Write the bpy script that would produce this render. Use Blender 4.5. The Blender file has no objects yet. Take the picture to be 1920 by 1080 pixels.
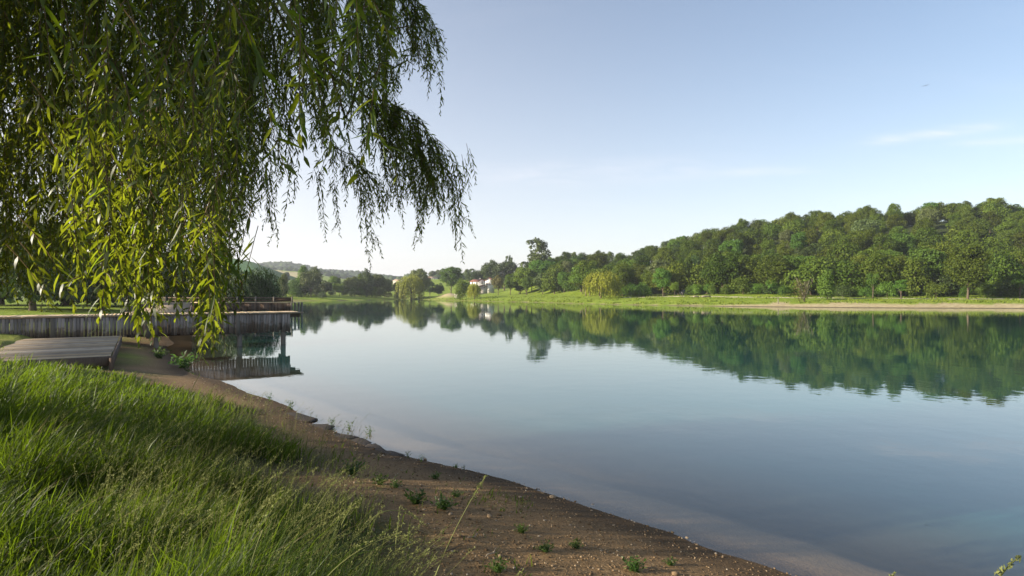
import bpy, math, random
import numpy as np
from mathutils import Matrix, Vector

# ------------------------------------------------------------------ camera, sky, sun, exposure
S = bpy.context.scene
C = S.collection
rng = np.random.default_rng(7)
random.seed(7)
F, HX, HY, CZ = 1920 * 20 / 36.0, 960.0, 551.0, 2.5      # focal length in photo pixels, principal column, horizon row, eye height

cam_d = bpy.data.cameras.new('camera')
cam = bpy.data.objects.new('camera', cam_d)
C.objects.link(cam)
S.camera = cam
cam.location = (0, 0, CZ)
cam.rotation_euler = (math.pi / 2, 0, 0)
cam_d.lens, cam_d.sensor_width = 20, 36
cam_d.shift_y = 11 / 1920
cam_d.clip_start, cam_d.clip_end = 0.05, 9000

SUN_EL, SUN_AZ = math.radians(20), math.radians(-108)     # azimuth clockwise from +Y
W = bpy.data.worlds.new('World')
S.world = W
W.use_nodes = True
wt = W.node_tree
def wn(t, **k):
    n = wt.nodes.new(t)
    for a, v in k.items(): setattr(n, a, v)
    return n
sky = wn('ShaderNodeTexSky', sky_type='NISHITA', sun_disc=False, sun_elevation=SUN_EL, sun_rotation=SUN_AZ,
         air_density=1.0, dust_density=0.25, ozone_density=1.15)
tc = wn('ShaderNodeTexCoord')
sep = wn('ShaderNodeSeparateXYZ')
wt.links.new(tc.outputs['Generated'], sep.inputs[0])
def wmath(op, a, b=None, clamp=False):
    n = wn('ShaderNodeMath', operation=op, use_clamp=clamp)
    for i, v in enumerate((a, b)):
        if v is None: continue
        if isinstance(v, (int, float)): n.inputs[i].default_value = v
        else: wt.links.new(v, n.inputs[i])
    return n.outputs[0]
zc = wmath('MAXIMUM', sep.outputs[2], 0.0)
sx_, sy_ = math.sin(SUN_AZ), math.cos(SUN_AZ)                # the veil of moisture thickens towards the sun
dots = wmath('ADD', wmath('MULTIPLY', sep.outputs[0], sx_), wmath('MULTIPLY', sep.outputs[1], sy_))
kz = wmath('SUBTRACT', 2.6, wmath('MULTIPLY', dots, 1.8))
amp = wmath('ADD', 0.86, wmath('MULTIPLY', dots, 0.30), True)
haze_f = wmath('MULTIPLY', wmath('POWER', 2.718, wmath('MULTIPLY', zc, wmath('MULTIPLY', kz, -1.0))), amp)
mixh = wn('ShaderNodeMix', data_type='RGBA')
wt.links.new(haze_f, mixh.inputs[0])
sat = wn('ShaderNodeHueSaturation')
sat.inputs['Saturation'].default_value = 1.12
sat.inputs['Hue'].default_value = 0.5
wt.links.new(sky.outputs[0], sat.inputs['Color'])
wt.links.new(sat.outputs[0], mixh.inputs[6])
mixh.inputs[7].default_value = (6.5, 6.2, 6.3, 1)        # pale moisture near the horizon
den = wmath('ADD', zc, 0.12)
comb = wn('ShaderNodeCombineXYZ')
wt.links.new(wmath('DIVIDE', sep.outputs[0], den), comb.inputs[0])
wt.links.new(wmath('DIVIDE', sep.outputs[1], den), comb.inputs[1])
mp = wn('ShaderNodeMapping')
mp.inputs['Rotation'].default_value = (0, 0, math.radians(-14))
mp.inputs['Scale'].default_value = (0.55, 1.9, 1)
mp.inputs['Location'].default_value = (0.4, 2.3, 0)
wt.links.new(comb.outputs[0], mp.inputs[0])
nz = wn('ShaderNodeTexNoise')
nz.inputs['Scale'].default_value = 1.0
nz.inputs['Detail'].default_value = 7
nz.inputs['Roughness'].default_value = 0.55
nz.inputs['Distortion'].default_value = 0.5
wt.links.new(mp.outputs[0], nz.inputs['Vector'])
rmp = wn('ShaderNodeValToRGB')
rmp.color_ramp.elements[0].position, rmp.color_ramp.elements[1].position = 0.53, 0.80
wt.links.new(nz.outputs['Fac'], rmp.inputs[0])
# a few torn wisps of cirrus over the wooded hill
yy_ = wmath('MAXIMUM', sep.outputs[1], 0.05)
uu, vv = wmath('DIVIDE', sep.outputs[0], yy_), wmath('DIVIDE', sep.outputs[2], yy_)
cw = wn('ShaderNodeCombineXYZ')
wt.links.new(wmath('MULTIPLY', uu, 9.0), cw.inputs[0]); wt.links.new(wmath('MULTIPLY', vv, 60.0), cw.inputs[1])
nw_ = wn('ShaderNodeTexNoise'); nw_.inputs['Scale'].default_value = 1.0; nw_.inputs['Detail'].default_value = 6; nw_.inputs['Distortion'].default_value = .8
wt.links.new(cw.outputs[0], nw_.inputs['Vector'])
wisp = None
for u0, u1, v0, sl, wd_, k_ in ((.60, .88, .264, .125, .0085, .5), (.76, 1.05, .262, .06, .006, .38), (.36, .55, .214, .02, .006, .35), (-.15, .45, .205, .03, .02, .25)):
    c_ = wmath('SUBTRACT', vv, wmath('ADD', wmath('MULTIPLY', wmath('SUBTRACT', uu, u0), sl), v0))
    g_ = wmath('POWER', 2.718, wmath('MULTIPLY', wmath('POWER', wmath('ABSOLUTE', wmath('DIVIDE', c_, wd_)), 2.0), -1.0))
    e_ = wmath('POWER', 2.718, wmath('MULTIPLY', wmath('POWER', wmath('ABSOLUTE', wmath('DIVIDE', wmath('SUBTRACT', uu, (u0 + u1) / 2), (u1 - u0) / 2.4)), 4.0), -1.0))
    q_ = wmath('MULTIPLY', wmath('MULTIPLY', g_, e_), k_)
    wisp = q_ if wisp is None else wmath('ADD', wisp, q_)
wisp = wmath('MULTIPLY', wisp, wmath('MULTIPLY', wmath('SUBTRACT', nw_.outputs['Fac'], .28), 2.2, True), True)
mixc = wn('ShaderNodeMix', data_type='RGBA')
wt.links.new(wmath('ADD', wmath('MULTIPLY', rmp.outputs[0], 0.08), wisp, True), mixc.inputs[0])
wt.links.new(mixh.outputs[2], mixc.inputs[6])
mixc.inputs[7].default_value = (6.8, 6.5, 6.7, 1)
bg = wt.nodes['Background']
wt.links.new(mixc.outputs[2], bg.inputs[0])
bg.inputs[1].default_value = 0.077

sun_d = bpy.data.lights.new('sun', 'SUN')
sun_d.energy, sun_d.angle, sun_d.color = 5.0, math.radians(0.5), (1.0, 0.89, 0.70)
sun = bpy.data.objects.new('sun', sun_d)
C.objects.link(sun)
sdir = Vector((math.sin(SUN_AZ) * math.cos(SUN_EL), math.cos(SUN_AZ) * math.cos(SUN_EL), math.sin(SUN_EL)))
sun.rotation_euler = sdir.to_track_quat('Z', 'Y').to_euler()
sun.location = sdir * 60

S.view_settings.view_transform = 'Standard'
S.view_settings.look = 'None'
S.view_settings.exposure = 1.26
S.view_settings.gamma = 1
S.view_settings.use_curve_mapping = False
S.render.engine = 'CYCLES'
S.cycles.max_bounces = 7
S.cycles.transparent_max_bounces = 10
S.cycles.volume_bounces = 0
S.cycles.caustics_reflective = False
S.cycles.caustics_refractive = False

# ------------------------------------------------------------------ helpers
def at(px, py, d):
    return np.array([(px - HX) / F * d, d, CZ + (HY - py) / F * d])

def mesh(name, V, faces, mats=(), smooth=False, attr=None, midx=None):
    """faces: one (m,k) array or a list of such arrays."""
    V = np.asarray(V, np.float32)
    fl = faces if isinstance(faces, list) else [faces]
    fl = [np.asarray(f, np.int32) for f in fl if len(f)]
    me = bpy.data.meshes.new(name)
    me.vertices.add(len(V))
    me.vertices.foreach_set('co', V.ravel())
    nl = sum(f.size for f in fl); nf = sum(len(f) for f in fl)
    me.loops.add(nl); me.polygons.add(nf)
    me.loops.foreach_set('vertex_index', np.concatenate([f.ravel() for f in fl]))
    tot = np.concatenate([np.full(len(f), f.shape[1], np.int32) for f in fl])
    st = np.concatenate([[0], np.cumsum(tot)[:-1]]).astype(np.int32)
    me.polygons.foreach_set('loop_start', st)
    me.polygons.foreach_set('loop_total', tot)
    if smooth: me.polygons.foreach_set('use_smooth', np.ones(nf, bool))
    for m in (mats if isinstance(mats, (list, tuple)) else [mats]): me.materials.append(m)
    if midx is not None: me.polygons.foreach_set('material_index', np.asarray(midx, np.int32))
    me.update()
    if attr:
        for k, a in attr.items():
            if a.ndim == 2:
                t = me.attributes.new(k, 'FLOAT_COLOR', 'POINT'); t.data.foreach_set('color', a.astype(np.float32).ravel())
            else:
                t = me.attributes.new(k, 'FLOAT', 'POINT'); t.data.foreach_set('value', a.astype(np.float32))
    return me

def tag(o, label=None, cat=None, group=None, kind=None):
    if label: o['label'] = label
    if cat: o['category'] = cat
    if group: o['group'] = group
    if kind: o['kind'] = kind
    return o

def obj(name, data, parent=None, loc=None, rot=None, scale=None, kind=None):
    o = bpy.data.objects.new(name, data)
    C.objects.link(o)
    if parent is not None: o.parent = parent
    if loc is not None: o.location = loc
    if rot is not None: o.rotation_euler = rot
    if scale is not None: o.scale = scale if hasattr(scale, '__len__') else (scale,) * 3
    if kind: o['kind'] = kind
    return o

def thing(name, label, cat, loc=(0, 0, 0), rz=0, group=None, scale=None):
    return tag(obj(name, None, None, loc, (0, 0, rz), scale), label, cat, group)

class MB:
    """collects boxes, tubes and prisms into one mesh"""
    def __init__(s): s.v, s.f, s.n = [], {}, 0
    def add(s, V, Fs):
        V = np.asarray(V, float); s.v.append(V)
        for f in Fs: s.f.setdefault(len(f), []).append([i + s.n for i in f])
        s.n += len(V)
    def box(s, c, size, rz=0.0, taper=1.0):
        x, y, z = [k / 2 for k in size]
        V = np.array([[-x, -y, -z], [x, -y, -z], [x, y, -z], [-x, y, -z], [-x * taper, -y * taper, z], [x * taper, -y * taper, z], [x * taper, y * taper, z], [-x * taper, y * taper, z]])
        cs, sn = math.cos(rz), math.sin(rz)
        V = V @ np.array([[cs, sn, 0], [-sn, cs, 0], [0, 0, 1]]) + np.array(c)
        s.add(V, [(0, 3, 2, 1), (4, 5, 6, 7), (0, 1, 5, 4), (1, 2, 6, 5), (2, 3, 7, 6), (3, 0, 4, 7)])
        return s
    def tube(s, pts, rad, k=6, cap=True):
        V, Fs = tube(pts, rad, k)
        s.add(V, Fs.tolist())
        if cap:
            n = len(pts)
            s.f.setdefault(k, []).append([s.n - k + i for i in range(k)])
            s.f.setdefault(k, []).append([s.n - n * k + i for i in range(k)][::-1])
        return s
    def prism(s, poly, axis0, axis1):
        """polygon (list of 3D points) swept from offset axis0 to axis1"""
        P = np.array(poly, float); n = len(P)
        V = np.concatenate([P + np.array(axis0), P + np.array(axis1)])
        s.add(V, [tuple(range(n))[::-1], tuple(range(n, 2 * n))] + [(i, (i + 1) % n, n + (i + 1) % n, n + i) for i in range(n)])
        return s
    def mesh(s, name, mat, smooth=False):
        return mesh(name, np.concatenate(s.v), [np.array(q) for q in s.f.values()], mat, smooth)

def tube(pts, rad, k=6):
    P = np.asarray(pts, float); n = len(P)
    R = np.broadcast_to(np.asarray(rad, float), (n,))
    T = np.gradient(P, axis=0); T /= np.linalg.norm(T, axis=1)[:, None] + 1e-9
    up = np.where(np.abs(T[:, 2:3]) > 0.9, [[1., 0, 0]], [[0, 0, 1.]])
    A = np.cross(T, up); A /= np.linalg.norm(A, axis=1)[:, None] + 1e-9
    B = np.cross(T, A)
    a = np.arange(k) * 2 * math.pi / k
    V = P[:, None] + R[:, None, None] * (A[:, None] * np.cos(a)[None, :, None] + B[:, None] * np.sin(a)[None, :, None])
    i = np.arange(n - 1)[:, None] * k; j = np.arange(k)[None]
    jn = (j + 1) % k
    Fs = np.stack([i + j, i + jn, i + k + jn, i + k + j], -1).reshape(-1, 4)
    return V.reshape(-1, 3), Fs

def catmull(P, n=8, closed=False):
    P = np.asarray(P, float); out = []; m = len(P)
    for i in range(m if closed else m - 1):
        g = lambda k: P[k % m] if closed else P[min(max(k, 0), m - 1)]
        p0, p1, p2, p3 = g(i - 1), g(i), g(i + 1), g(i + 2)
        for t in np.arange(n) / n:
            out.append(.5 * (2 * p1 + (p2 - p0) * t + (2 * p0 - 5 * p1 + 4 * p2 - p3) * t * t + (3 * p1 - p0 - 3 * p2 + p3) * t ** 3))
    if not closed: out.append(P[-1])
    return np.array(out)

def unit(v): return v / (np.linalg.norm(v, axis=-1, keepdims=True) + 1e-9)
def sstep(a, b, x):
    t = np.clip((np.asarray(x, float) - a) / (b - a), 0, 1)
    return t * t * (3 - 2 * t)

_lat = np.random.default_rng(3).random((256, 256))
def vnoise(x, y):
    x = np.asarray(x, float); y = np.asarray(y, float)
    xi, yi = np.floor(x).astype(int), np.floor(y).astype(int)
    fx, fy = x - xi, y - yi
    fx = fx * fx * (3 - 2 * fx); fy = fy * fy * (3 - 2 * fy)
    g = lambda a, b: _lat[a % 256, b % 256]
    return (g(xi, yi) * (1 - fx) + g(xi + 1, yi) * fx) * (1 - fy) + (g(xi, yi + 1) * (1 - fx) + g(xi + 1, yi + 1) * fx) * fy - 0.5

# ------------------------------------------------------------------ materials
class NT:
    def __init__(s, name):
        s.m = bpy.data.materials.new(name); s.m.use_nodes = True
        s.t = s.m.node_tree; s.t.nodes.clear()
        s.out = s.t.nodes.new('ShaderNodeOutputMaterial')
    def n(s, t, _in=None, **k):
        q = s.t.nodes.new(t)
        for a, v in k.items(): setattr(q, a, v)
        for a, v in (_in or {}).items(): s.set(q.inputs[a], v)
        return q
    def set(s, sock, v):
        if isinstance(v, bpy.types.NodeSocket): s.t.links.new(v, sock)
        elif isinstance(v, bpy.types.Node): s.t.links.new(v.outputs[0], sock)
        elif isinstance(v, tuple) and len(v) == 3 and sock.type == 'RGBA': sock.default_value = (*v, 1)
        else: sock.default_value = v
    def math(s, op, a, b=0.0, clamp=False): return s.n('ShaderNodeMath', {0: a, 1: b}, operation=op, use_clamp=clamp).outputs[0]
    def mix(s, f, a, b, blend='MIX'): return s.n('ShaderNodeMix', {0: f, 6: a, 7: b}, data_type='RGBA', blend_type=blend).outputs[2]
    def noise(s, scale, detail=3, vec=None, rough=.55, dist=0.):
        q = s.n('ShaderNodeTexNoise', {'Scale': scale, 'Detail': detail, 'Roughness': rough, 'Distortion': dist})
        s.set(q.inputs['Vector'], vec if vec is not None else s.pos())
        return q.outputs['Fac']
    def pos(s):
        if not hasattr(s, '_p'): s._p = s.n('ShaderNodeNewGeometry').outputs['Position']
        return s._p
    def objco(s): return s.n('ShaderNodeTexCoord').outputs['Object']
    def rnd(s): return s.n('ShaderNodeObjectInfo').outputs['Random']
    def ramp(s, f, *stops):
        q = s.n('ShaderNodeValToRGB', {0: f}); e = q.color_ramp.elements
        while len(e) < len(stops): e.new(.5)
        for x, (p, c) in zip(e, stops): x.position, x.color = p, ((*c, 1) if len(c) == 3 else c)
        return q.outputs[0]
    def sm(s, f, a, b): return s.n('ShaderNodeMapRange', {0: f, 1: a, 2: b}, interpolation_type='SMOOTHSTEP').outputs[0]
    def scale(s, vec, sc): return s.n('ShaderNodeMapping', {0: vec, 'Scale': sc}).outputs[0]
    def bsdf(s, col, rough=.8, spec=.3, normal=None):
        i = {'Base Color': col, 'Roughness': rough, 'Specular IOR Level': spec}
        if normal is not None: i['Normal'] = normal
        return s.n('ShaderNodeBsdfPrincipled', i)
    def bump(s, h, dist, strength=1.0): return s.n('ShaderNodeBump', {'Height': h, 'Distance': dist, 'Strength': strength}).outputs[0]
    def end(s, shader):
        s.set(s.out.inputs[0], shader); return s.m

def leafmat(name, dark, light, trans, tw=.4, rough=.45, spec=.35, hue=.03, val=.35, big=.25, pw=1.0):
    """foliage: colour varies leaf by leaf, plant by plant and in broad drifts; thin enough for light to pass"""
    t = NT(name)
    isl = t.n('ShaderNodeNewGeometry').outputs['Random Per Island']
    f = t.math('ADD', t.math('MULTIPLY', t.math('POWER', isl, pw), .75), t.math('MULTIPLY', t.noise(big, 2), .5), True)
    r = t.rnd()
    def vary(c):
        return t.n('ShaderNodeHueSaturation', {'Hue': t.math('ADD', t.math('MULTIPLY', r, hue * 2), .5 - hue), 'Saturation': 1.0,
                   'Value': t.math('ADD', t.math('MULTIPLY', t.math('FRACT', t.math('MULTIPLY', r, 7.31)), val * 2), 1 - val), 'Color': c}).outputs[0]
    col = vary(t.mix(f, dark, light))
    tcol = vary(t.mix(f, tuple(.6 * k for k in trans), trans))
    a = t.bsdf(col, rough, spec)
    b = t.n('ShaderNodeBsdfTranslucent', {'Color': tcol})
    return t.end(t.n('ShaderNodeMixShader', {0: tw, 1: a.outputs[0], 2: b.outputs[0]}))

def plain(name, col, rough=.8, spec=.3, var=.25, sc=3., bump=0., bsc=30.):
    t = NT(name)
    c = t.mix(t.noise(sc, 4), tuple(k * (1 - var) for k in col), tuple(min(1, k * (1 + var)) for k in col))
    nm = t.bump(t.noise(bsc, 4), bump) if bump else None
    return t.end(t.bsdf(c, rough, spec, nm))

def woodmat(name, a, b, grain=(30, 30, 2), rough=.95, stain=False):
    t = NT(name)
    o = t.objco()
    r = t.rnd()
    off = t.n('ShaderNodeVectorMath', {0: o, 1: t.n('ShaderNodeCombineXYZ', {0: t.math('MULTIPLY', r, 91.), 1: t.math('MULTIPLY', r, 37.), 2: 0.}).outputs[0]}, operation='ADD').outputs[0]
    g = t.noise(1., 5, t.scale(off, grain), .65)
    blot = t.noise(2.2, 4, t.pos())
    c = t.mix(g, a, b)
    c = t.mix(t.math('MULTIPLY', t.sm(blot, .5, .75), .45), c, (.055, .045, .035))
    if stain:      # flood debris dried onto the lower half of the boards
        zz = t.n('ShaderNodeSeparateXYZ', {0: o}).outputs[2]
        c = t.mix(t.math('MULTIPLY', t.sm(t.math('SUBTRACT', t.math('ADD', t.noise(5, 4), t.noise(.5, 2)), t.math('MULTIPLY', zz, 1.2)), .46, .66), .6), c, (.085, .055, .034))
    c = t.n('ShaderNodeHueSaturation', {'Value': t.math('ADD', t.math('MULTIPLY', r, .8), .6), 'Saturation': t.math('ADD', t.math('MULTIPLY', t.math('FRACT', t.math('MULTIPLY', r, 5.7)), .6), .7), 'Color': c}).outputs[0]
    return t.end(t.bsdf(c, rough, .06, t.bump(g, .004)))

M = {}
M['willow_leaf'] = leafmat('willow_leaf', (.008, .022, .006), (.028, .052, .011), (.35, .46, .020), .44, .42, .35, .015, .12, .8)
M['twig'] = plain('twig_bark', (.13, .085, .035), .6, .3, .3, 8)
M['bark'] = plain('bark', (.11, .085, .062), .9, .15, .4, 2.5, .03, 12)
M['bark_pale'] = plain('pale_bark', (.26, .22, .17), .9, .15, .3, 2.5, .02, 12)
M['oak'] = leafmat('oak_leaf', (.022, .048, .005), (.098, .134, .016), (.15, .21, .02), .2, .6, .12, .020, .36)
M['bush'] = leafmat('bush_leaf', (.045, .090, .012), (.110, .175, .026), (.18, .27, .03), .25, .6, .15, .025, .25)
M['bright'] = leafmat('bright_leaf', (.070, .140, .012), (.15, .24, .03), (.20, .30, .03), .3, .5, .25, .015, .15)
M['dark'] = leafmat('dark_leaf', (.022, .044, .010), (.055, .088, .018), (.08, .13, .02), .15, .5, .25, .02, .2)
M['grey'] = leafmat('grey_leaf', (.060, .088, .026), (.130, .165, .052), (.14, .19, .06), .22, .5, .25, .02, .2)
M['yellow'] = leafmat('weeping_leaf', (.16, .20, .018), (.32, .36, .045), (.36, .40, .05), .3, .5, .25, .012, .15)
M['brownish'] = leafmat('brownish_leaf', (.075, .075, .022), (.14, .13, .04), (.18, .17, .04), .22, .5, .25, .012, .15)
M['grass'] = leafmat('grass_blade', (.004, .013, .002), (.050, .086, .010), (.25, .38, .014), .40, .5, .3, 0, .0, .7, 2.4)
M['straw'] = leafmat('straw', (.10, .13, .03), (.25, .26, .09), (.34, .36, .11), .3, .6, .25, 0, .0)
M['weed'] = leafmat('weed_leaf', (.028, .060, .012), (.065, .12, .022), (.14, .24, .03), .35, .5, .3, .02, .2)
M['wood_grey'] = woodmat('weathered_wood', (.145, .128, .118), (.33, .30, .28), stain=True)
M['wood_deck'] = woodmat('deck_wood', (.30, .23, .155), (.54, .43, .31), (3, 40, 40))
M['wood_brown'] = woodmat('brown_wood', (.060, .043, .032), (.145, .105, .080))
M['post'] = woodmat('post_wood', (.11, .10, .085), (.22, .20, .17))
M['stone'] = plain('stone', (.26, .20, .14), .9, .2, .4, 20, .004, 60)
M['ledge'] = plain('ledge_rock', (.045, .034, .025), .8, .3, .5, 9, .02, 25)
M['white_wall'] = plain('white_render', (.78, .75, .70), .9, .2, .06, 1)
M['stone_wall'] = plain('stone_wall', (.40, .36, .32), .9, .2, .25, 1.2)
M['roof'] = plain('clay_roof', (.20, .085, .065), .9, .2, .3, 1.5)
M['roof_far'] = plain('tan_roof', (.42, .30, .22), .9, .2, .2, 1.)
M['glass'] = plain('window_glass', (.05, .06, .07), .1, .6, .1)
M['paint'] = plain('car_paint', (.035, .038, .045), .25, .6, .1)
M['tyre'] = plain('rubber', (.02, .02, .02), .9, .2, .1)
M['bird'] = plain('bird_feather', (.12, .12, .13), .8, .2, .2)

# ------------------------------------------------------------------ terrain
SH_PX = np.array([745, 800, 900, 1000, 1100, 1200, 1400, 1600, 1900])
SH_PY = np.array([560.3, 562, 565, 567, 570, 572, 575, 577, 578.5])
SH_D = F * CZ / (SH_PY - HY)
far_shore = [((p - HX) / F * d, d) for p, d in zip(SH_PX, SH_D)]
near_shore = [((p - HX) / F * d, d) for p, d in ((p, F * CZ / (y - HY)) for p, y in ((1470, 1082), (1250, 1000), (1040, 937), (900, 888), (772, 858), (640, 803), (520, 758), (430, 722), (388, 708)))]
lake_ctrl = near_shore + [(-10.6, 18.6), (-12.6, 21), (-14.6, 24.5), (-16.6, 28.5), (-19.8, 33.5), (-25.5, 43), (-33.5, 57), (-41, 72), (-54, 105), (-78, 150), (-92, 186), (-84, 198), (-75, 203), (-62, 214), (-53, 240), (-53.5, 300), (-49.5, 300)] \
    + far_shore + [(120, 88), (150, 70), (160, 40), (140, 0), (90, -25), (40, -20), (15, -6), (6, 1.3)]
LAKE = catmull(lake_ctrl, 12, True)
_w = np.stack([vnoise(LAKE[:, 0] * .33 + 9, LAKE[:, 1] * .33), vnoise(LAKE[:, 0] * .33, LAKE[:, 1] * .33 + 40)], 1)
LAKE = LAKE + _w * np.clip(np.linalg.norm(LAKE, axis=1)[:, None] * .03, 0.08, 1.6)
_w2 = np.stack([vnoise(LAKE[:, 0] * 2.1 + 3, LAKE[:, 1] * 2.1), vnoise(LAKE[:, 0] * 2.1, LAKE[:, 1] * 2.1 + 70)], 1)
LAKE = LAKE + _w2 * .16

def lake_sd(x, y):
    """metres to the waterline, positive on land"""
    x = np.asarray(x, float).ravel(); y = np.asarray(y, float).ravel()
    best = np.full(x.shape, 1e18); inside = np.zeros(x.shape, bool)
    n = len(LAKE)
    for i in range(n):
        ax, ay = LAKE[i]; bx, by = LAKE[(i + 1) % n]
        dx, dy = bx - ax, by - ay
        t = np.clip(((x - ax) * dx + (y - ay) * dy) / (dx * dx + dy * dy + 1e-12), 0, 1)
        best = np.minimum(best, (x - ax - t * dx) ** 2 + (y - ay - t * dy) ** 2)
        c = (ay > y) != (by > y)
        with np.errstate(divide='ignore', invalid='ignore'):
            inside ^= c & (x < dx * (y - ay) / (dy if dy else 1e-12) + ax)
    d = np.sqrt(best)
    return np.where(inside, -d, d)

FOREST_H = 10.5
SKY_PX = [930, 985, 1040, 1110, 1180, 1210, 1250, 1300, 1380, 1450, 1560, 1620, 1700, 1770, 1860, 1920, 2100, 2300]
SKY_PY = [495, 482, 466, 462, 463, 455, 445, 432, 411, 403, 397, 385, 389, 380, 378, 384, 390, 400]
def shore_d(px): return np.interp(px, SH_PX, SH_D)
def front_d(px): return shore_d(px) + np.interp(px, [930, 1050, 1150, 1250, 1500, 1900], [70, 48, 34, 32, 27, 24])
RIDGE = 95.0
def ridge_z(px):
    d = front_d(px) + RIDGE
    return CZ + (HY - np.interp(px, SKY_PX, SKY_PY)) / F * d - FOREST_H * .93

PLAT_C = np.array([-11.3, 16.0])                     # corner of the low platform beside the jetty
JU = unit(np.array([9.0, 5.9])); JV = np.array([-JU[1], JU[0]])

def ground(x, y):
    shp = np.shape(x)
    x = np.asarray(x, float).ravel(); y = np.asarray(y, float).ravel()
    sd = lake_sd(x, y)
    px = HX + F * np.tan(np.clip(np.arctan2(x, y), -1.3, 1.3))
    d = np.where(y > 0, y, 0)
    near = np.interp(sd, [-30, -9, -3, -1.1, 0, 2.4, 4, 6, 10, 30, 100], [-4, -2.4, -.85, -.14, 0, .40, .70, .93, 1.08, 1.4, 2.0])
    far = np.interp(sd, [-30, -6, 0, 3, 8, 28, 60, 110, 220], [-4, -1.0, 0, .40, 1.0, 2.1, 3.2, 5.4, 8])
    w = sstep(60, 105, y)
    h = near * (1 - w) + far * w
    hill = np.zeros_like(h)
    # wooded hill across the water
    inx = sstep(900, 1060, px)
    t = sstep(front_d(px) - 4, front_d(px) + RIDGE, d)
    hill = np.maximum(hill, np.where(d > 40, (np.clip(ridge_z(px) - 4.3, 0, 60)) * t * inx, 0))
    # village rise behind the middle shore
    t = sstep(280, 460, d) * sstep(700, 800, px) * (1 - sstep(960, 1060, px))
    hill = np.maximum(hill, 7.5 * t)
    # green field, tan field and the long hills behind
    def comp(xs, ys, dr, d0, flat):
        z = CZ + (HY - np.interp(px, xs, ys)) / F * dr
        return np.where((d > d0), np.clip(z, 0, None) * sstep(d0, dr, d) * (1 - sstep(dr + flat, dr + flat * 3, d) * .75), 0)
    hill = np.maximum(hill, comp([0, 300, 440, 475, 525, 570, 640], [500, 495, 503, 509, 528, 543, 551], 520, 300, 200) * (px < 700))
    hill = np.maximum(hill, comp([0, 440, 480, 560, 600, 660, 740], [511, 511, 514, 520, 526, 536, 555], 850, 600, 150) * (px < 800))
    hill = np.maximum(hill, comp([-500, 300, 430, 470, 500, 535, 560, 585, 605, 640, 670, 720, 760, 850, 1000, 3000], [522, 517, 515, 511, 508, 507, 511, 516, 522, 523, 525, 532, 537, 538, 540, 540], 1300, 900, 300))
    hill = np.maximum(hill, comp([560, 700, 780, 900, 3000], [556, 541, 534, 533, 533], 900, 500, 150))
    h = h + hill * (sd > 0)
    # gentle unevenness
    h = h + np.where(sd > 0, vnoise(x * .9, y * .9) * .10 * sstep(1.5, 5, sd) + vnoise(x * 2.7 + 5, y * 2.7) * .045 * sstep(.2, 2, sd) + vnoise(x * .05, y * .05) * 1.2 * sstep(8, 40, sd), vnoise(x * 1.6, y * 1.6) * .07 * sstep(.2, 1.5, -sd))
    # level bed of the low platform
    rel = np.stack([x - PLAT_C[0], y - PLAT_C[1]], 1)
    u, v = rel @ JU, rel @ JV
    m = sstep(-3.3, -2.7, u) * (1 - sstep(.2, 1.0, u)) * sstep(-1.2, -.2, v) * (1 - sstep(10, 11, v))
    h = h * (1 - m) + np.minimum(h, .64) * m
    # ground drops away under the jetty
    r2 = np.stack([x + 20.2, y - 22.5], 1)
    u, v = r2 @ JU, r2 @ JV
    m = sstep(-12, -8, u) * (1 - sstep(11, 12, u)) * sstep(-.5, .3, v) * (1 - sstep(2.6, 4, v))
    h = h * (1 - m) + np.minimum(h, .95) * m
    return h.reshape(shp) if shp else float(h[0])

def gz(x, y): return float(ground(np.array([x]), np.array([y]))[0])

ang = np.concatenate([np.radians(np.linspace(-57, 57, 400)), np.radians(np.linspace(57, 303, 62)[1:-1])])
na = len(ang)
rad = np.concatenate([[.05], .6 * (3000 / .6) ** (np.arange(360) / 359.)])
AA, RR = np.meshgrid(ang, rad)
GX, GY = RR * np.sin(AA), RR * np.cos(AA)
GSD = lake_sd(GX, GY).reshape(GX.shape)
GH = ground(GX, GY)
GPX = HX + F * np.tan(np.clip(np.arctan2(GX, GY), -1.3, 1.3))
_n1 = vnoise(GX * .8, GY * .8); _n2 = vnoise(GX * .12, GY * .12); _n3 = vnoise(GX * .35 + 7, GY * .35)
nearw = 1 - sstep(60, 100, GY)
edge_n = np.interp(GY, [0, 4, 6, 7, 8, 10, 12, 14, 20], [3.2, 3.1, 2.7, 2.3, 1.5, 1.1, 1.4, 2.0, 2.1]) + _n1 * .8
grassN = sstep(edge_n - .5, edge_n + .4, GSD)
midmud = (GX < -7.5) & (GY > 15) & (GY < 30) & (GSD < 7)
grassN = np.where(midmud, np.clip(.30 + _n1 * 1.2 + .35 * sstep(1, 4, GSD), 0, .75) * sstep(.5, 1.6, GSD), grassN)
sw = np.interp(GPX, [700, 960, 1250, 1390, 1450, 1900], [.3, .35, .5, 2.2, 5.4, 6.2])
sw = sw * (1 + .5 * _n3 + .25 * _n1)
grassF = sstep(sw - .4, sw + .5, GSD)
grass = grassN * nearw + grassF * (1 - nearw)
sand = sstep(75, 90, GY) * sstep(850, 1300, GPX) + sstep(75, 90, GY) * .45 * (1 - sstep(850, 1300, GPX))
mound = np.exp(-(((GPX - 842) / 17.) ** 2) - ((GY - shore_d(842) - 35) / 14.) ** 2)
tan = ((GY > 680) & (GY < 810) & (GPX > 440) & (GPX < 600)) * .8 * sstep(640, 700, GY) + np.clip(mound * 2.2, 0, 1)
vine = ((GY > 300) & (GY < 560) & (GPX > 300) & (GPX < 560)).astype(float)
GH = GH + mound * 1.6
zone = np.stack([grass, np.clip(sand, 0, 1), np.clip(tan, 0, 1), vine], -1).reshape(-1, 4)
nearg = (1 - sstep(16, 22, GY)) * sstep(5, 2, GX)
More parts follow.
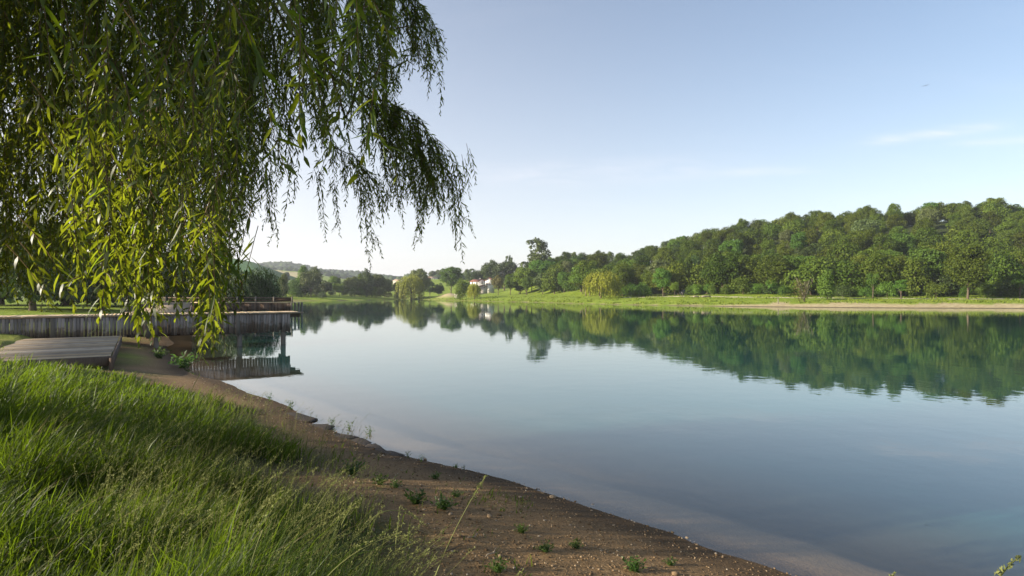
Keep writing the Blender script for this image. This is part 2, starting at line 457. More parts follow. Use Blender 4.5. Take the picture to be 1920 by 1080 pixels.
litter = sstep(front_d(GPX) - 2, front_d(GPX) + 8, GY) * (GPX > 1150) * (GY > 60)
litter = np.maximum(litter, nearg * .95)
i = np.arange(len(rad) - 1)[:, None] * na; j = np.arange(na)[None]; jn = (j + 1) % na
QF = np.stack([i + j, i + jn, i + na + jn, i + na + j], -1).reshape(-1, 4)
GV = np.stack([GX, GY, GH], -1).reshape(-1, 3)

t = NT('ground')
za = t.n('ShaderNodeAttribute', attribute_name='zone')
zs = t.n('ShaderNodeSeparateColor', {0: za.outputs['Color']})
lit_a = t.n('ShaderNodeAttribute', attribute_name='litter').outputs['Fac']
wet = t.n('ShaderNodeAttribute', attribute_name='height').outputs['Fac']
grav = t.ramp(t.noise(34, 5, None, .7), (.30, (.085, .052, .024)), (.50, (.21, .130, .062)), (.72, (.36, .25, .135)))
grav = t.mix(t.sm(t.noise(1.1, 4), .35, .7), grav, t.ramp(t.noise(60, 3), (.3, (.12, .072, .032)), (.7, (.28, .18, .09))))
grav = t.mix(t.math('MULTIPLY', t.sm(t.n('ShaderNodeTexVoronoi', {'Scale': 75., 'Vector': t.pos()}).outputs['Distance'], .22, .05), .6), grav, (.34, .29, .22))
sandc = t.ramp(t.noise(1.7, 5), (.3, (.27, .21, .11)), (.7, (.46, .39, .24)))
low = t.mix(zs.outputs['Green'], grav, sandc)
low = t.mix(t.math('MULTIPLY', t.sm(wet, -.02, -.10), .8), low, t.mix(t.noise(4, 4), (.15, .105, .055), (.25, .18, .10)))   # pale silt under water
low = t.mix(t.math('MULTIPLY', t.math('MULTIPLY', t.sm(wet, .17, .03), t.sm(wet, -.06, -.01)), .72), low, (.030, .021, .014))      # damp rim at the waterline
gr = t.ramp(t.noise(.7, 5), (.28, (.115, .170, .014)), (.52, (.185, .255, .022)), (.75, (.280, .305, .050)))
gr = t.mix(t.math('MULTIPLY', t.sm(t.noise(9, 4), .45, .7), .5), gr, (.080, .120, .014))
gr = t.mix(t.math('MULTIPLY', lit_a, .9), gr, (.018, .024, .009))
col = t.mix(zs.outputs['Red'], low, gr)
rows = t.n('ShaderNodeTexWave', {'Scale': .16, 'Distortion': .4, 'Vector': t.pos()}, wave_type='BANDS', bands_direction='X').outputs['Fac']
col = t.mix(za.outputs['Alpha'], col, t.mix(rows, (.035, .10, .022), (.065, .15, .035)))
col = t.mix(zs.outputs['Blue'], col, t.mix(t.noise(.05, 4), (.36, .29, .17), (.46, .37, .22)))
hb = t.math('ADD', t.math('MULTIPLY', t.noise(45, 4), .012), t.math('MULTIPLY', t.noise(7, 4), t.math('ADD', t.math('MULTIPLY', zs.outputs['Red'], .10), .02)))
M['ground'] = t.end(t.bsdf(col, .92, .15, t.bump(hb, 1.0, .8)))
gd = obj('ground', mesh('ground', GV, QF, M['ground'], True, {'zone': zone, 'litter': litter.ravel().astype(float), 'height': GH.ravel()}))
tag(gd, 'gravel bank, lawns and hills around the lake', 'ground', kind='structure')

# ------------------------------------------------------------------ water
keep = (GSD.ravel()[QF].min(1) < 1.2) & (GH.ravel()[QF].min(1) < .12)
wf = QF[keep]
used, inv = np.unique(wf, return_inverse=True)
WV = GV[used].copy(); depth = np.clip(-WV[:, 2], 0, 6); WV[:, 2] = 0
t = NT('lake_water')
dep = t.n('ShaderNodeAttribute', attribute_name='depth').outputs['Fac']
p2 = t.scale(t.pos(), (1, 1, 1))
calm = t.sm(t.noise(.035, 3, t.scale(t.pos(), (1, 1.8, 1))), .40, .68)
hgt = t.math('ADD', t.math('MULTIPLY', t.noise(1.1, 3, p2), .0040), t.math('MULTIPLY', t.noise(5.5, 2, p2), .0006))
hgt = t.math('MULTIPLY', hgt, t.math('ADD', t.math('MULTIPLY', calm, .9), .45))
nm = t.bump(hgt, 1.0, 1.0)
opa = t.math('SUBTRACT', 1.0, t.math('POWER', 2.718, t.math('MULTIPLY', dep, -3.0)), True)      # turbid: the bed shows only in the shallows
body = t.bsdf(t.ramp(t.sm(dep, .1, 1.6), (0, (.060, .052, .030)), (.5, (.018, .064, .058)), (1, (.006, .060, .058))), .9, 0.)
t.set(body.inputs['Alpha'], opa)
gl = t.n('ShaderNodeBsdfGlossy', {'Color': (.93, .95, .94), 'Roughness': .015, 'Normal': nm})
fr = t.n('ShaderNodeMath', {0: t.n('ShaderNodeLayerWeight', {'Blend': .5, 'Normal': nm}).outputs['Facing'], 1: 3.8}, operation='POWER')
M['water'] = t.end(t.n('ShaderNodeMixShader', {0: fr.outputs[0], 1: body.outputs[0], 2: gl.outputs[0]}))
tag(obj('lake_water', mesh('lake_water', WV, inv.reshape(wf.shape), M['water'], True, {'depth': depth})), 'calm blue green lake mirroring the trees and sky', 'lake', kind='structure')

# ------------------------------------------------------------------ air
mb = MB().box((0, 0, 60), (6400, 6400, 132))
t = NT('haze')
t.set(t.out.inputs[1], t.n('ShaderNodeVolumePrincipled', {'Color': (.86, .90, 1.0), 'Density': .00027, 'Anisotropy': .25}))
tag(obj('haze', mb.mesh('haze', t.m)), 'thin pale morning haze over the valley', 'haze', kind='stuff')

# ------------------------------------------------------------------ trees: crown and trunk meshes
def cards(P, N, L, Wd, r, elong=None):
    """rhombic leaf clumps at P facing N"""
    n = len(P)
    N = unit(N)
    A = unit(np.cross(N, r.normal(size=(n, 3)))) if elong is None else unit(elong - N * np.sum(elong * N, 1, keepdims=True))
    B = np.cross(N, A)
    L = np.broadcast_to(L, (n,))[:, None]; Wd = np.broadcast_to(Wd, (n,))[:, None]
    bend = N * L * .18
    V = np.stack([P - A * L * .5 - bend, P + B * Wd * .5, P + A * L * .5 - bend, P - B * Wd * .5], 1).reshape(-1, 3)
    return V, (np.arange(n)[:, None] * 4 + np.arange(4)[None])

def lobe_cloud(r, centres, radii, n, squash=.85):
    w = radii ** 2; k = r.choice(len(centres), n, p=w / w.sum())
    D = unit(r.normal(size=(n, 3))); D[:, 2] = np.where(D[:, 2] < -.45, -D[:, 2], D[:, 2])
    rr = radii[k] * (1.06 + r.normal(size=n) * .17)
    P = centres[k] + D * rr[:, None] * np.array([1, 1, squash])
    N = D + r.normal(size=(n, 3)) * .55 + np.array([0, 0, .25])
    return P, N, k

def limb_mesh(name, targets, h0, r0, mat, seed, lean=(0, 0), k=6):
    r = np.random.default_rng(seed); mb = MB()
    top = np.array([lean[0], lean[1], h0])
    z = np.linspace(0, 1, 6)[:, None]
    pts = np.array([0, 0, -.3]) * (1 - z) + top * z + np.stack([np.sin(z[:, 0] * 4 + seed) * .02 * h0, np.cos(z[:, 0] * 3 + seed) * .02 * h0, 0 * z[:, 0]], 1)
    mb.tube(pts, np.linspace(1.35, .75, 6) * r0, k)
    for c in targets:
        s = pts[r.integers(3, 6)]
        u = np.linspace(0, 1, 5)[:, None]
        mid = (s + c) / 2 + np.array([0, 0, .08 * h0]) + r.normal(size=3) * .05 * h0
        q = s * (1 - u) ** 2 + mid * 2 * u * (1 - u) + c * u * u
        mb.tube(q, np.linspace(.5, .12, 5) * r0, 5, False)
    return mb.mesh(name, mat, True)

def broad(seed, mat, n=5200, wide=.36, base=.22, nl=22, size=.44, bark='bark', lob=.40, top_bias=1.0, stem=True):
    """round broadleaf tree 10 m tall"""
    r = np.random.default_rng(seed)
    H = 10.; R = H * wide; zc = H * (1 + base) / 2; hz = H * (1 - base) / 2
    D = unit(r.normal(size=(nl, 3)))
    q = r.uniform(.45, .80, nl)[:, None]
    cen = D * q * np.array([R, R, hz]) + np.array([0, 0, zc])
    rad = R * lob * r.uniform(.7, 1.25, nl)
    rad *= 1 - .25 * np.clip((cen[:, 2] - zc) / hz, -1, 1) * top_bias
    # keep the top of the crown at the tree's height
    cen[:, 2] -= np.max(cen[:, 2] + rad * .85) - H
    P, N, k = lobe_cloud(r, cen, rad, n)
    tint = r.random(nl)
    L = size * r.uniform(.6, 1.35, n)
    V, Fq = cards(P, N, L, L * .72, r)
    # loose sprays that break the outline
    m = n // 6
    P2, N2, k2 = lobe_cloud(r, cen, rad * 1.22, m)
    V2, F2 = cards(P2, N2, L[:m] * .8, L[:m] * .5, r)
    V = np.concatenate([V, V2]); Fq = np.concatenate([Fq, F2 + len(V) - len(V2)])
    crown = mesh('crown', V, Fq, M[mat])
    trunk = limb_mesh('trunk', cen[r.permutation(nl)[:9]], H * max(base * 1.5, .28), .19, M[bark], seed) if stem else None
    return crown, trunk

def poplar(seed, mat, n=4200, wide=.17, size=.42):
    r = np.random.default_rng(seed); H = 10.; nl = 26
    z = np.linspace(.05, .93, nl) * H
    prof = np.interp(z / H, [.1, .3, .6, .85, 1], [.6, 1., .85, .5, .2]) * H * wide
    a = r.uniform(0, 6.28, nl)
    cen = np.stack([np.cos(a) * prof * .55, np.sin(a) * prof * .55, z], 1)
    rad = prof * r.uniform(.5, .8, nl) + .12
    P, N, k = lobe_cloud(r, cen, rad, n, 1.5)
    L = size * r.uniform(.6, 1.3, n)
    V, Fq = cards(P, N, L, L * .6, r)
    V[:, 2] *= H / V[:, 2].max()
    return mesh('crown', V, Fq, M[mat]), limb_mesh('trunk', cen[::4], H * .8, .13, M['bark'], seed)

def ash(seed, mat, n=5000):
    """tall open tree, boughs rising steeply"""
    r = np.random.default_rng(seed); H = 10.; nl = 52
    a = r.uniform(0, 6.28, nl); t_ = r.uniform(.3, 1, nl); t_[:4] = (1, .96, .92, .9)
    sp = np.interp(t_, [.3, .55, .8, 1], [1.6, 2.3, 2.1, 1.3]) * r.uniform(.1, 1, nl)
    cen = np.stack([np.cos(a) * sp, np.sin(a) * sp, t_ * H * .93], 1)
    rad = np.interp(t_, [.3, .6, 1], [.85, .62, .38]) * r.uniform(.75, 1.2, nl)
    P, N, k = lobe_cloud(r, cen, rad, n, 1.3)
    L = .40 * r.uniform(.6, 1.3, n)
    V, Fq = cards(P, N, L, L * .6, r)
    return mesh('crown', V, Fq, M[mat]), limb_mesh('trunk', cen[:10], H * .45, .16, M['bark'], seed)

def weeping(seed, mat, ns=620, wide=.62, size=.60, k=15):
    r = np.random.default_rng(seed); H = 10.
    nl = 13; a0 = r.uniform(0, 6.28, nl)
    lc = np.stack([np.cos(a0) * r.uniform(.2, .75, nl), np.sin(a0) * r.uniform(.2, .75, nl), r.uniform(.65, 1., nl)], 1)
    P, N, E = [], [], []
    for s in range(ns):
        c = lc[r.integers(nl)]
        a = r.uniform(0, 6.28); q = math.sqrt(r.random()) * .42
        x, y = c[0] + math.cos(a) * q, c[1] + math.sin(a) * q
        rr = math.hypot(x, y)
        if rr > 1: x, y = x / rr, y / rr; rr = 1
        zt = H * (c[2] - .55 * q * q - .12 * rr * rr) * .98
        zb = r.uniform(.02, .12 if r.random() < .6 else .4) * H if rr > .55 else r.uniform(.15, .5) * H
        if r.random() < .4: zb = zt - (zt - zb) * r.uniform(.3, .8)
        out = np.array([x, y, 0]) / (rr + 1e-6)
        u = np.sort(r.random(k))[:, None]
        R = H * wide
        p = np.array([x * R * .86, y * R * .86, 0]) + out * R * .14 * (1 - np.exp(-u * 4)) + np.array([0, 0, 1.]) * (zt - (zt - zb) * u) + r.normal(size=(k, 3)) * .09
        P.append(p); N.append(out + r.normal(size=(k, 3)) * .6 + np.array([0, 0, .15])); E.append(np.array([0, 0, 1.]) + r.normal(size=(k, 3)) * .22)
    P, N, E = np.concatenate(P), np.concatenate(N), np.concatenate(E)
    L = size * r.uniform(.6, 1.4, len(P))
    V, Fq = cards(P, N, L, L * .33, r, E)
    V[:, 2] *= H / V[:, 2].max()
    c3 = lc * np.array([H * wide * .7, H * wide * .7, H * .8])
    return mesh('crown', V, Fq, M[mat]), limb_mesh('trunk', c3, H * .4, .24, M['bark'], seed)

def bush(seed, mat, n=2600, size=.42):
    r = np.random.default_rng(seed); nl = 14
    a = r.uniform(0, 6.28, nl); q = np.sqrt(r.random(nl)) * 3.6
    cen = np.stack([np.cos(a) * q, np.sin(a) * q, r.uniform(1.5, 6.5, nl) * (1 - q / 7.5)], 1)
    rad = r.uniform(1.7, 2.9, nl)
    P, N, k = lobe_cloud(r, cen, rad, n, 1.0)
    P[:, 2] = np.maximum(P[:, 2], r.uniform(0, .6, n))
    L = size * 1.5 * r.uniform(.6, 1.3, n)
    V, Fq = cards(P, N, L, L * .65, r)
    V[:, 2] *= 10 / V[:, 2].max()
    return mesh('crown', V, Fq, M[mat]), limb_mesh('stem', cen[:7], 2.5, .14, M['bark'], seed)

KIND = {}
def kind(name, fn, *seeds, **k): KIND[name] = [fn(s, **k) for s in seeds]
kind('oak', broad, 11, 12, 13, 14, 15, 16, 17, mat='oak', wide=.46, base=.03, nl=44, lob=.27, n=9000, size=.35)
kind('oak_dark', broad, 21, 22, mat='dark', wide=.48, base=.04, nl=36, lob=.30, n=6400)
kind('round', broad, 31, 32, mat='bush', wide=.42, base=.10, nl=36, lob=.29, n=6000)
kind('round_bright', broad, 41, mat='bright', wide=.40, base=.25, n=3600)
kind('round_brown', broad, 51, mat='brownish', wide=.34, base=.2, n=4200)
kind('round_grey', broad, 55, 56, mat='grey', wide=.46, base=.0, nl=36, lob=.30, n=6400)
kind('poplar', poplar, 61, 62, mat='bush')
kind('poplar_grey', poplar, 63, mat='grey', wide=.21)
kind('ash', ash, 71, mat='grey')
kind('weeping', weeping, 81, 82, mat='yellow')
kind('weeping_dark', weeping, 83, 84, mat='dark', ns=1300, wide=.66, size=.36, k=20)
kind('bush', bush, 91, 92, mat='bush')
kind('bush_bright', bush, 93, mat='bright')
kind('bush_dark', bush, 94, mat='dark')
def skirted(seed, mat):
    c, t_ = bush(seed, mat, 5200, .40)
    co = np.empty(len(c.vertices) * 3, np.float32); c.vertices.foreach_get('co', co); co = co.reshape(-1, 3)
    co[:, 2] = .75 + co[:, 2] * .925; c.vertices.foreach_set('co', co.ravel()); c.update()
    r = np.random.default_rng(seed)
    return c, limb_mesh('trunk', np.stack([r.normal(size=8) * 2.2, r.normal(size=8) * 2.2, r.uniform(3, 7, 8)], 1), 3.0, .28, M['bark'], seed)
kind('skirted_dark', skirted, 98, 99, mat='dark')
kind('skirted_oak', skirted, 101, 102, 103, mat='oak')
kind('bush_grey', bush, 96, mat='grey')
kind('column', poplar, 95, mat='bush', wide=.24, size=.55)
kind('young', broad, 97, mat='bush', wide=.26, base=.32, n=2000, nl=16, lob=.42)

def tree(kname, name, label, cat, x, y, height, width=1.0, group=None, rz=None, v=None, z=None, lean=None):
    crown, trunk = KIND[kname][(v if v is not None else random.randrange(99)) % len(KIND[kname])]
    s = height / 10.
    e = thing(name, label, cat, (x, y, gz(x, y) if z is None else z), random.uniform(0, 6.28) if rz is None else rz, group, (s * width, s * width, s))
    obj('crown', crown, e)
    if trunk: obj('stem' if name in ('bush', 'shrub') else 'trunk', trunk, e)
    return e

def tree_px(kname, name, label, cat, px, top, d, width=1.0, **k):
    """a tree at d metres in the direction of column px whose tip reaches row top"""
    x = (px - HX) / F * d; z = gz(x, d)
    return tree(kname, name, label, cat, x, d, CZ + (HY - top) / F * d - z, width, z=z, **k)

# the wood on the hill
GRP = 'trees of the wood on the hill'
pts = []
fz = []
r = np.random.default_rng(5)
for spacing, n, dmin in ((5.7, 14000, 0),):
    for _ in range(n):
        px = r.uniform(975, 2010)
        f = r.random() * (RIDGE + 8)
        d = front_d(px) + f
        x = (px - HX) / F * d
        sp = spacing * (1 + .0060 * f)
        if all((x - a) ** 2 + (d - b) ** 2 > sp * sp for a, b in pts):
            pts.append((x, d)); fz.append(f)
PX = np.array(pts)
zz = ground(PX[:, 0], PX[:, 1])
order = np.arange(len(pts))[:275]
for q in order:
    x, y = PX[q]
    h = FOREST_H * random.uniform(.70, 1.10) * (1 - .28 * min(1, fz[q] / RIDGE))
    kn = random.choices(['oak', 'oak_dark', 'round', 'round_grey', 'skirted_oak'], [.58, .05, .10, .03, .24])[0]
    zone_ = 0 if fz[q] < 14 else (2 if fz[q] > RIDGE - 12 else 1)
    lab = ('leafy tree in the front row of the wood, above the lawn across the lake', 'leafy tree crowded on the middle slope of the wooded hill', 'leafy tree along the skyline of the wooded hill')[zone_]
    tree(kn, 'broadleaf_tree', lab, 'tree', x, y, h, random.uniform(.72, 1.08), ('trees in the front row of the wood', 'trees on the middle slope of the wood', 'trees on the skyline of the wood')[zone_], z=float(zz[q]) - .2)
for px in np.arange(985, 2000, 18.):
    px += random.uniform(-5, 5); d = float(front_d(px)) + RIDGE + random.uniform(-6, 4); x = (px - HX) / F * d
    tree('skirted_oak' if random.random() < .8 else 'oak', 'broadleaf_tree', 'leafy tree along the skyline of the wooded hill', 'tree', x, d, FOREST_H * random.uniform(.62, .82), random.uniform(.75, 1.0), 'trees on the skyline of the wood', z=gz(x, d) - .5)
print('forest', len(pts))
# undergrowth along the foot of the wood
for q in range(76):
    px = 1160 + q * 11.8 + random.uniform(-7, 7)
    d = float(front_d(px)) - random.uniform(-3, 4.5)
    if 1225 < px < 1275: continue
    x = (px - HX) / F * d
    tree(random.choice(['bush', 'bush', 'bush_dark', 'bush_bright']), 'bush', 'low leafy bush along the foot of the wood', 'bush', x, d, random.uniform(1.6, 4.8), random.uniform(.8, 1.25), 'bushes along the foot of the wood')

# single trees of the far shores
T = tree_px
T('poplar', 'poplar_tree', 'slim conical poplar beside the dark weeping willows on the distant bank', 'tree', 531, 511, 215, 1.1, v=0)
T('bush_bright', 'bush', 'small yellow green bush below the slim conical poplar', 'bush', 518, 534, 205, .55)
T('bush', 'bush', 'broad round pale bush between two poplars on the distant bank', 'bush', 556, 519, 222, .95, v=0)
T('poplar', 'poplar_tree', 'tall poplar, first of a pair rising over the distant willows', 'tree', 569, 496, 238, 1.1, v=1)
T('poplar_grey', 'poplar_tree', 'tall poplar with a pointed tip, second of the pair over the distant willows', 'tree', 590, 498, 236, 1.1)
T('round_grey', 'broadleaf_tree', 'wide tree with branches down to the water below the pair of poplars', 'tree', 583, 509, 222, 1.0, v=0)
T('oak_dark', 'broadleaf_tree', 'dark round tree standing on the grassy point across the lake', 'tree', 611, 526, 232, 1.0, v=0)
T('round', 'broadleaf_tree', 'rounded olive tree rising behind the dark round one on the grassy point', 'tree', 629, 518, 262, .85, v=1)
T('round_bright', 'broadleaf_tree', 'small light green tree on the grassy point across the lake', 'tree', 636, 532, 234, 1.0)
T('round_grey', 'broadleaf_tree', 'broad greyish tree with low crown at the distant water edge', 'tree', 660, 519, 245, 1.05, v=1)
T('poplar', 'poplar_tree', 'shorter poplar beside the tallest one on the grassy point', 'tree', 674, 511, 250, 1.1, v=0)
T('poplar_grey', 'poplar_tree', 'tallest poplar on the grassy point with narrow pointed crown', 'tree', 688, 502, 248, 1.0)
T('round_grey', 'broadleaf_tree', 'grey green round tree next to the tallest poplar', 'tree', 706, 515, 254, .95, v=0)
T('round_grey', 'broadleaf_tree', 'hazy grey tree at the mouth of the far inlet', 'tree', 721, 521, 262, .9, v=1)
T('round', 'broadleaf_tree', 'small round green tree standing in the gap of the far inlet', 'tree', 732, 534, 320, 1.0, v=0)
T('round_grey', 'broadleaf_tree', 'pale silvery tree at the inlet beside the yellow weeping willow', 'tree', 748, 529, 268, 1.0, v=0)
T('weeping', 'willow_tree', 'large yellow green weeping willow at the inlet across the lake', 'tree', 771, 513, 252, 1.05, v=0)
T('round_grey', 'broadleaf_tree', 'pale tree rising behind the large yellow weeping willow', 'tree', 786, 504, 268, .85, v=1)
T('oak_dark', 'broadleaf_tree', 'dark tree in the hollow below the long white farmhouse', 'tree', 806, 526, 290, .9, v=1)
T('oak_dark', 'broadleaf_tree', 'dark tree beside the bare sandy mound', 'tree', 823, 531, 255, .8, v=0)
T('round_grey', 'broadleaf_tree', 'dusky tree on the hilltop behind the long white farmhouse', 'tree', 811, 508, 520, 1.1, v=0)
T('round_grey', 'broadleaf_tree', 'round tree on the hilltop skyline, higher of two by the farmhouse', 'tree', 822, 506, 530, 1.0, v=1)
T('round', 'broadleaf_tree', 'tall full tree behind the bare sandy mound', 'tree', 846, 501, 285, .95, v=0)
T('bush', 'bush', 'tall grey green bush at the water beside the small willow', 'bush', 867, 520, 212, .62, v=1)
T('weeping', 'willow_tree', 'small round yellow green willow in front of the white house', 'tree', 890, 530, 206, .98, v=1)
T('oak_dark', 'broadleaf_tree', 'dark tree rising behind the red roof of the white house', 'tree', 889, 504, 345, .95, v=0)
T('round_grey', 'broadleaf_tree', 'thin hazy tree over the roof of the white house', 'tree', 876, 505, 420, .7, v=0)
T('oak', 'broadleaf_tree', 'big green tree standing behind the white gable', 'tree', 921, 488, 345, 1.0, v=2)
T('oak_dark', 'broadleaf_tree', 'big dark tree behind the lawn, next to the white gable', 'tree', 946, 490, 330, 1.1, v=1)
T('ash', 'broadleaf_tree', 'thin open tree showing above the big dark one', 'tree', 955, 478, 350, .7)
T('round_brown', 'broadleaf_tree', 'yellow brown young tree on the lawn in front of the white gable', 'tree', 934, 516, 238, .82)
T('round', 'broadleaf_tree', 'round tree on a short trunk on the sloping lawn', 'tree', 957, 514, 236, .85, v=1)
T('oak_dark', 'broadleaf_tree', 'dark round tree on the lawn between two lighter ones', 'tree', 973, 523, 238, .8, v=0)
T('round', 'broadleaf_tree', 'slender lawn tree with a bare trunk standing close to the water', 'tree', 987, 519, 218, .62, v=0)
T('ash', 'broadleaf_tree', 'tallest tree of the far shore with steep feathery boughs', 'tree', 1009, 446, 255, 1.45)
T('round', 'broadleaf_tree', 'wide spreading tree at the foot of the tallest one', 'tree', 1020, 488, 238, 1.35, v=0)
T('oak', 'broadleaf_tree', 'broad tree where the lawn meets the wood', 'tree', 1058, 487, 240, 1.1, v=4)
T('bush', 'bush', 'green bush on the slope between wide tree and bright tree', 'bush', 1065, 512, 205, .7, v=0)
T('round_bright', 'broadleaf_tree', 'bright green tree leaning over the weeping willow by the shore', 'tree', 1098, 500, 182, 1.25)
T('weeping', 'willow_tree', 'bright yellow weeping willow on the grassy shore before the wood', 'tree', 1126, 506, 154, 1.22, v=1)
T('oak_dark', 'broadleaf_tree', 'dark tree in the shade beside the bright weeping willow', 'tree', 1168, 504, 172, .9, v=0)
T('round', 'broadleaf_tree', 'round tree with a short bare trunk alone on the lawn before the wood', 'tree', 1243, 503, 150, .80, v=1)
T('round_bright', 'sapling', 'little bright green sapling beside the round lawn tree', 'tree', 1265, 529, 147, .80)
T('column', 'broadleaf_tree', 'narrow leafy column of a tree beside the bare stemmed shrub', 'tree', 1550, 503, 117, .95)
T('young', 'sapling', 'thin sapling on the strip of grass above the sandy beach', 'tree', 1637, 513, 119, .8)
T('young', 'sapling', 'low spreading sapling on the grass above the beach', 'tree', 1689, 525, 115, 1.2)
T('oak', 'broadleaf_tree', 'open tree on a pale trunk at the top of the beach', 'tree', 1815, 462, 113, .9, v=3)
T('young', 'sapling', 'round sapling at the far end of the beach', 'tree', 1913, 514, 115, 1.15)
T('bush_dark', 'bush', 'small dark dome of a bush at the mouth of the inlet', 'bush', 743, 550, 262, .9)
# unseen bushes added outside the frame to cast shade over grass and bank
for q, (x_, y_, h_) in enumerate(((-5.6, -1.2, 1.5), (-5.5, .8, 1.75), (-6.0, 2.1, .8), (-8.9, 5.7, 2.0))):
    tree('bush', 'bush', ('round unseen bush added to shade the grass and bank', 'unseen bush added under the willow to shade the bank', 'small unseen bush added to shade the gravel slope', 'tall unseen bush added by the willow trunk to shade the grass')[q], 'bush', x_, y_, h_, 1.6)
for px, top, d in ((507, 540, 214), (527, 541, 216), (543, 535, 222), (556, 538, 214), (572, 533, 226), (596, 536, 222), (605, 545, 212), (622, 543, 240), (647, 538, 244), (664, 536, 240), (678, 534, 246), (697, 535, 250), (713, 538, 252), (727, 543, 262), (752, 541, 262)):
    T(random.choice(['bush', 'bush', 'bush_dark', 'bush_grey']), 'bush', 'dense bush at the water edge below the distant poplars', 'bush', px, top, d, random.uniform(.9, 1.3), group='bushes along the distant bank')
# near left bank
T('weeping_dark', 'willow_tree', 'large dark weeping willow on the lawn behind the jetty rail', 'tree', 462, 497, 72, 1.05, v=0)
T('weeping_dark', 'willow_tree', 'dark weeping willow with a high crown seen through the hanging branches', 'tree', 392, 480, 74, 1.0, v=1)
T('weeping_dark', 'willow_tree', 'shaded weeping willow behind the lit hanging leaves', 'tree', 325, 488, 80, 1.0, v=0)
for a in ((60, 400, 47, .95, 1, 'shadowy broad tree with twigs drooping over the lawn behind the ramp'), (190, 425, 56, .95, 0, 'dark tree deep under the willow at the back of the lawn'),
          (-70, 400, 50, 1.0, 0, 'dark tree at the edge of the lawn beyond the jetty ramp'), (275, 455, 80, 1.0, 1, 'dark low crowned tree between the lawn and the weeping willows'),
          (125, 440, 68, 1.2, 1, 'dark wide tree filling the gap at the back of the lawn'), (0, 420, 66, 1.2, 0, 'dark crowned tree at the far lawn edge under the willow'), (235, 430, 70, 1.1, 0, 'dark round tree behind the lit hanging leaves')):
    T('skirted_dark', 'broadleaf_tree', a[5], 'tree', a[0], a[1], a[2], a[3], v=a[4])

# far-off woods as one mass
def ico():
    import bmesh
    b = bmesh.new(); bmesh.ops.create_icosphere(b, subdivisions=2, radius=1)
    V = np.array([v.co[:] for v in b.verts]); Fs = np.array([[v.index for v in f.verts] for f in b.faces]); b.free()
    return V, Fs
IV, IF = ico()
r = np.random.default_rng(9)
specs = []
def scatter(n, px0, px1, d0, d1, s0, s1, keepf=None):
    a = r.uniform(px0, px1, n); d = r.uniform(d0, d1, n)
    if keepf is not None: m = keepf(a, d); a, d = a[m], d[m]
    x = (a - HX) / F * d
    specs.append(np.stack([x, d, ground(x, d), r.uniform(s0, s1, len(x))], 1))
scatter(1500, 380, 770, 1060, 1420, 6, 10)
scatter(170, 590, 780, 860, 1000, 5, 8)
scatter(60, 430, 640, 880, 940, 4, 7)
scatter(60, 740, 990, 560, 760, 4, 6)
scatter(26, 790, 960, 470, 560, 3, 4.5)
scatter(55, 440, 760, 330, 480, 2, 4, lambda a, d: vnoise(a * .03, d * .02) > .12)
sp = np.concatenate(specs)
VV, FF = [], []
for q, (x, y, z, s) in enumerate(sp):
    v = IV * s * np.array([1, 1, .9]) * (1 + .38 * r.normal(size=(len(IV), 1)) * .5)
    VV.append(v + np.array([x, y, z + s * .35])); FF.append(IF + q * len(IV))
M['far_wood'] = leafmat('far_wood', (.020, .040, .014), (.055, .085, .026), (.05, .08, .02), .1, .7, .1, 0, 0, .05)
tag(obj('far_woods', mesh('far_woods', np.concatenate(VV), np.concatenate(FF), M['far_wood'])), 'hazy woods covering the distant hills', 'woods', kind='stuff')

# ------------------------------------------------------------------ buildings across the lake
def gable_house(name, label, px, base_py, d, w, dep, h, rise, rz, wall, roof, wins=(), chimneys=(), cat='house'):
    x = (px - HX) / F * d; z = CZ + (HY - base_py) / F * d
    e = thing(name, label, cat, (x, d, z), rz)
    b = MB().prism([(-w / 2, 0, -4), (w / 2, 0, -4), (w / 2, 0, h), (0, 0, h + rise), (-w / 2, 0, h)], (0, -dep / 2, 0), (0, dep / 2, 0))
    obj('wall', b.mesh('wall', M[wall]), e)
    o = .35
    b = MB()
    for s in (-1, 1):
        p = [(0, 0, h + rise + .02), (s * (w / 2 + o), 0, h - o * rise / (w / 2) + .02), (s * (w / 2 + o), 0, h - o * rise / (w / 2) + .2), (0, 0, h + rise + .2)]
        b.prism(p if s > 0 else p[::-1], (0, -dep / 2 - o, 0), (0, dep / 2 + o, 0))
    ro = obj('roof', b.mesh('roof', M[roof]), e)
    for (cx, cy) in chimneys:
        obj('chimney', MB().box((cx, cy, h + rise + .2), (.45, .45, 1.1)).mesh('chimney', M['stone_wall']), ro)
    for (face, a, zb, ww, hh) in wins:
        if face == 'front': c, sz = (a, -dep / 2 - .03, zb + hh / 2), (ww, .10, hh)
        else: c, sz = (-w / 2 - .03 if face == 'side' else w / 2 + .03, a, zb + hh / 2), (.10, ww, hh)
        fr_ = obj('window', MB().box(c, sz).mesh('window', M['stone_wall']), e)
        c2 = tuple(k + (-.04 if (i == 1 and face == 'front') else (-.04 if (i == 0 and face == 'side') else 0)) for i, k in enumerate(c))
        obj('pane', MB().box(c2, tuple(k * .8 if k > .1 else k for k in sz)).mesh('pane', M['glass']), fr_)
    return e
gable_house('white_house', 'white gabled house end with four tall windows on the far lawn', 918.5, 538.5, 300, 3.5, 9, 3.6, 1.1, math.radians(-6), 'white_wall', 'roof',
            [('front', -1.1, .9, .45, 1.5), ('front', -.38, .9, .45, 1.5), ('front', .38, .9, .45, 1.5), ('front', 1.1, .9, .45, 1.5)])
gable_house('farm_house', 'long white house with a red tiled roof and one chimney', 896, 535.5, 305, 6.4, 5.4, 2.1, 1.2, math.radians(58), 'white_wall', 'roof',
            [('side', -1.6, .6, .8, 1.3), ('side', 1.4, .6, .8, 1.3), ('front', 0, .7, 1.2, 1.5)], [(0, -1.5)])
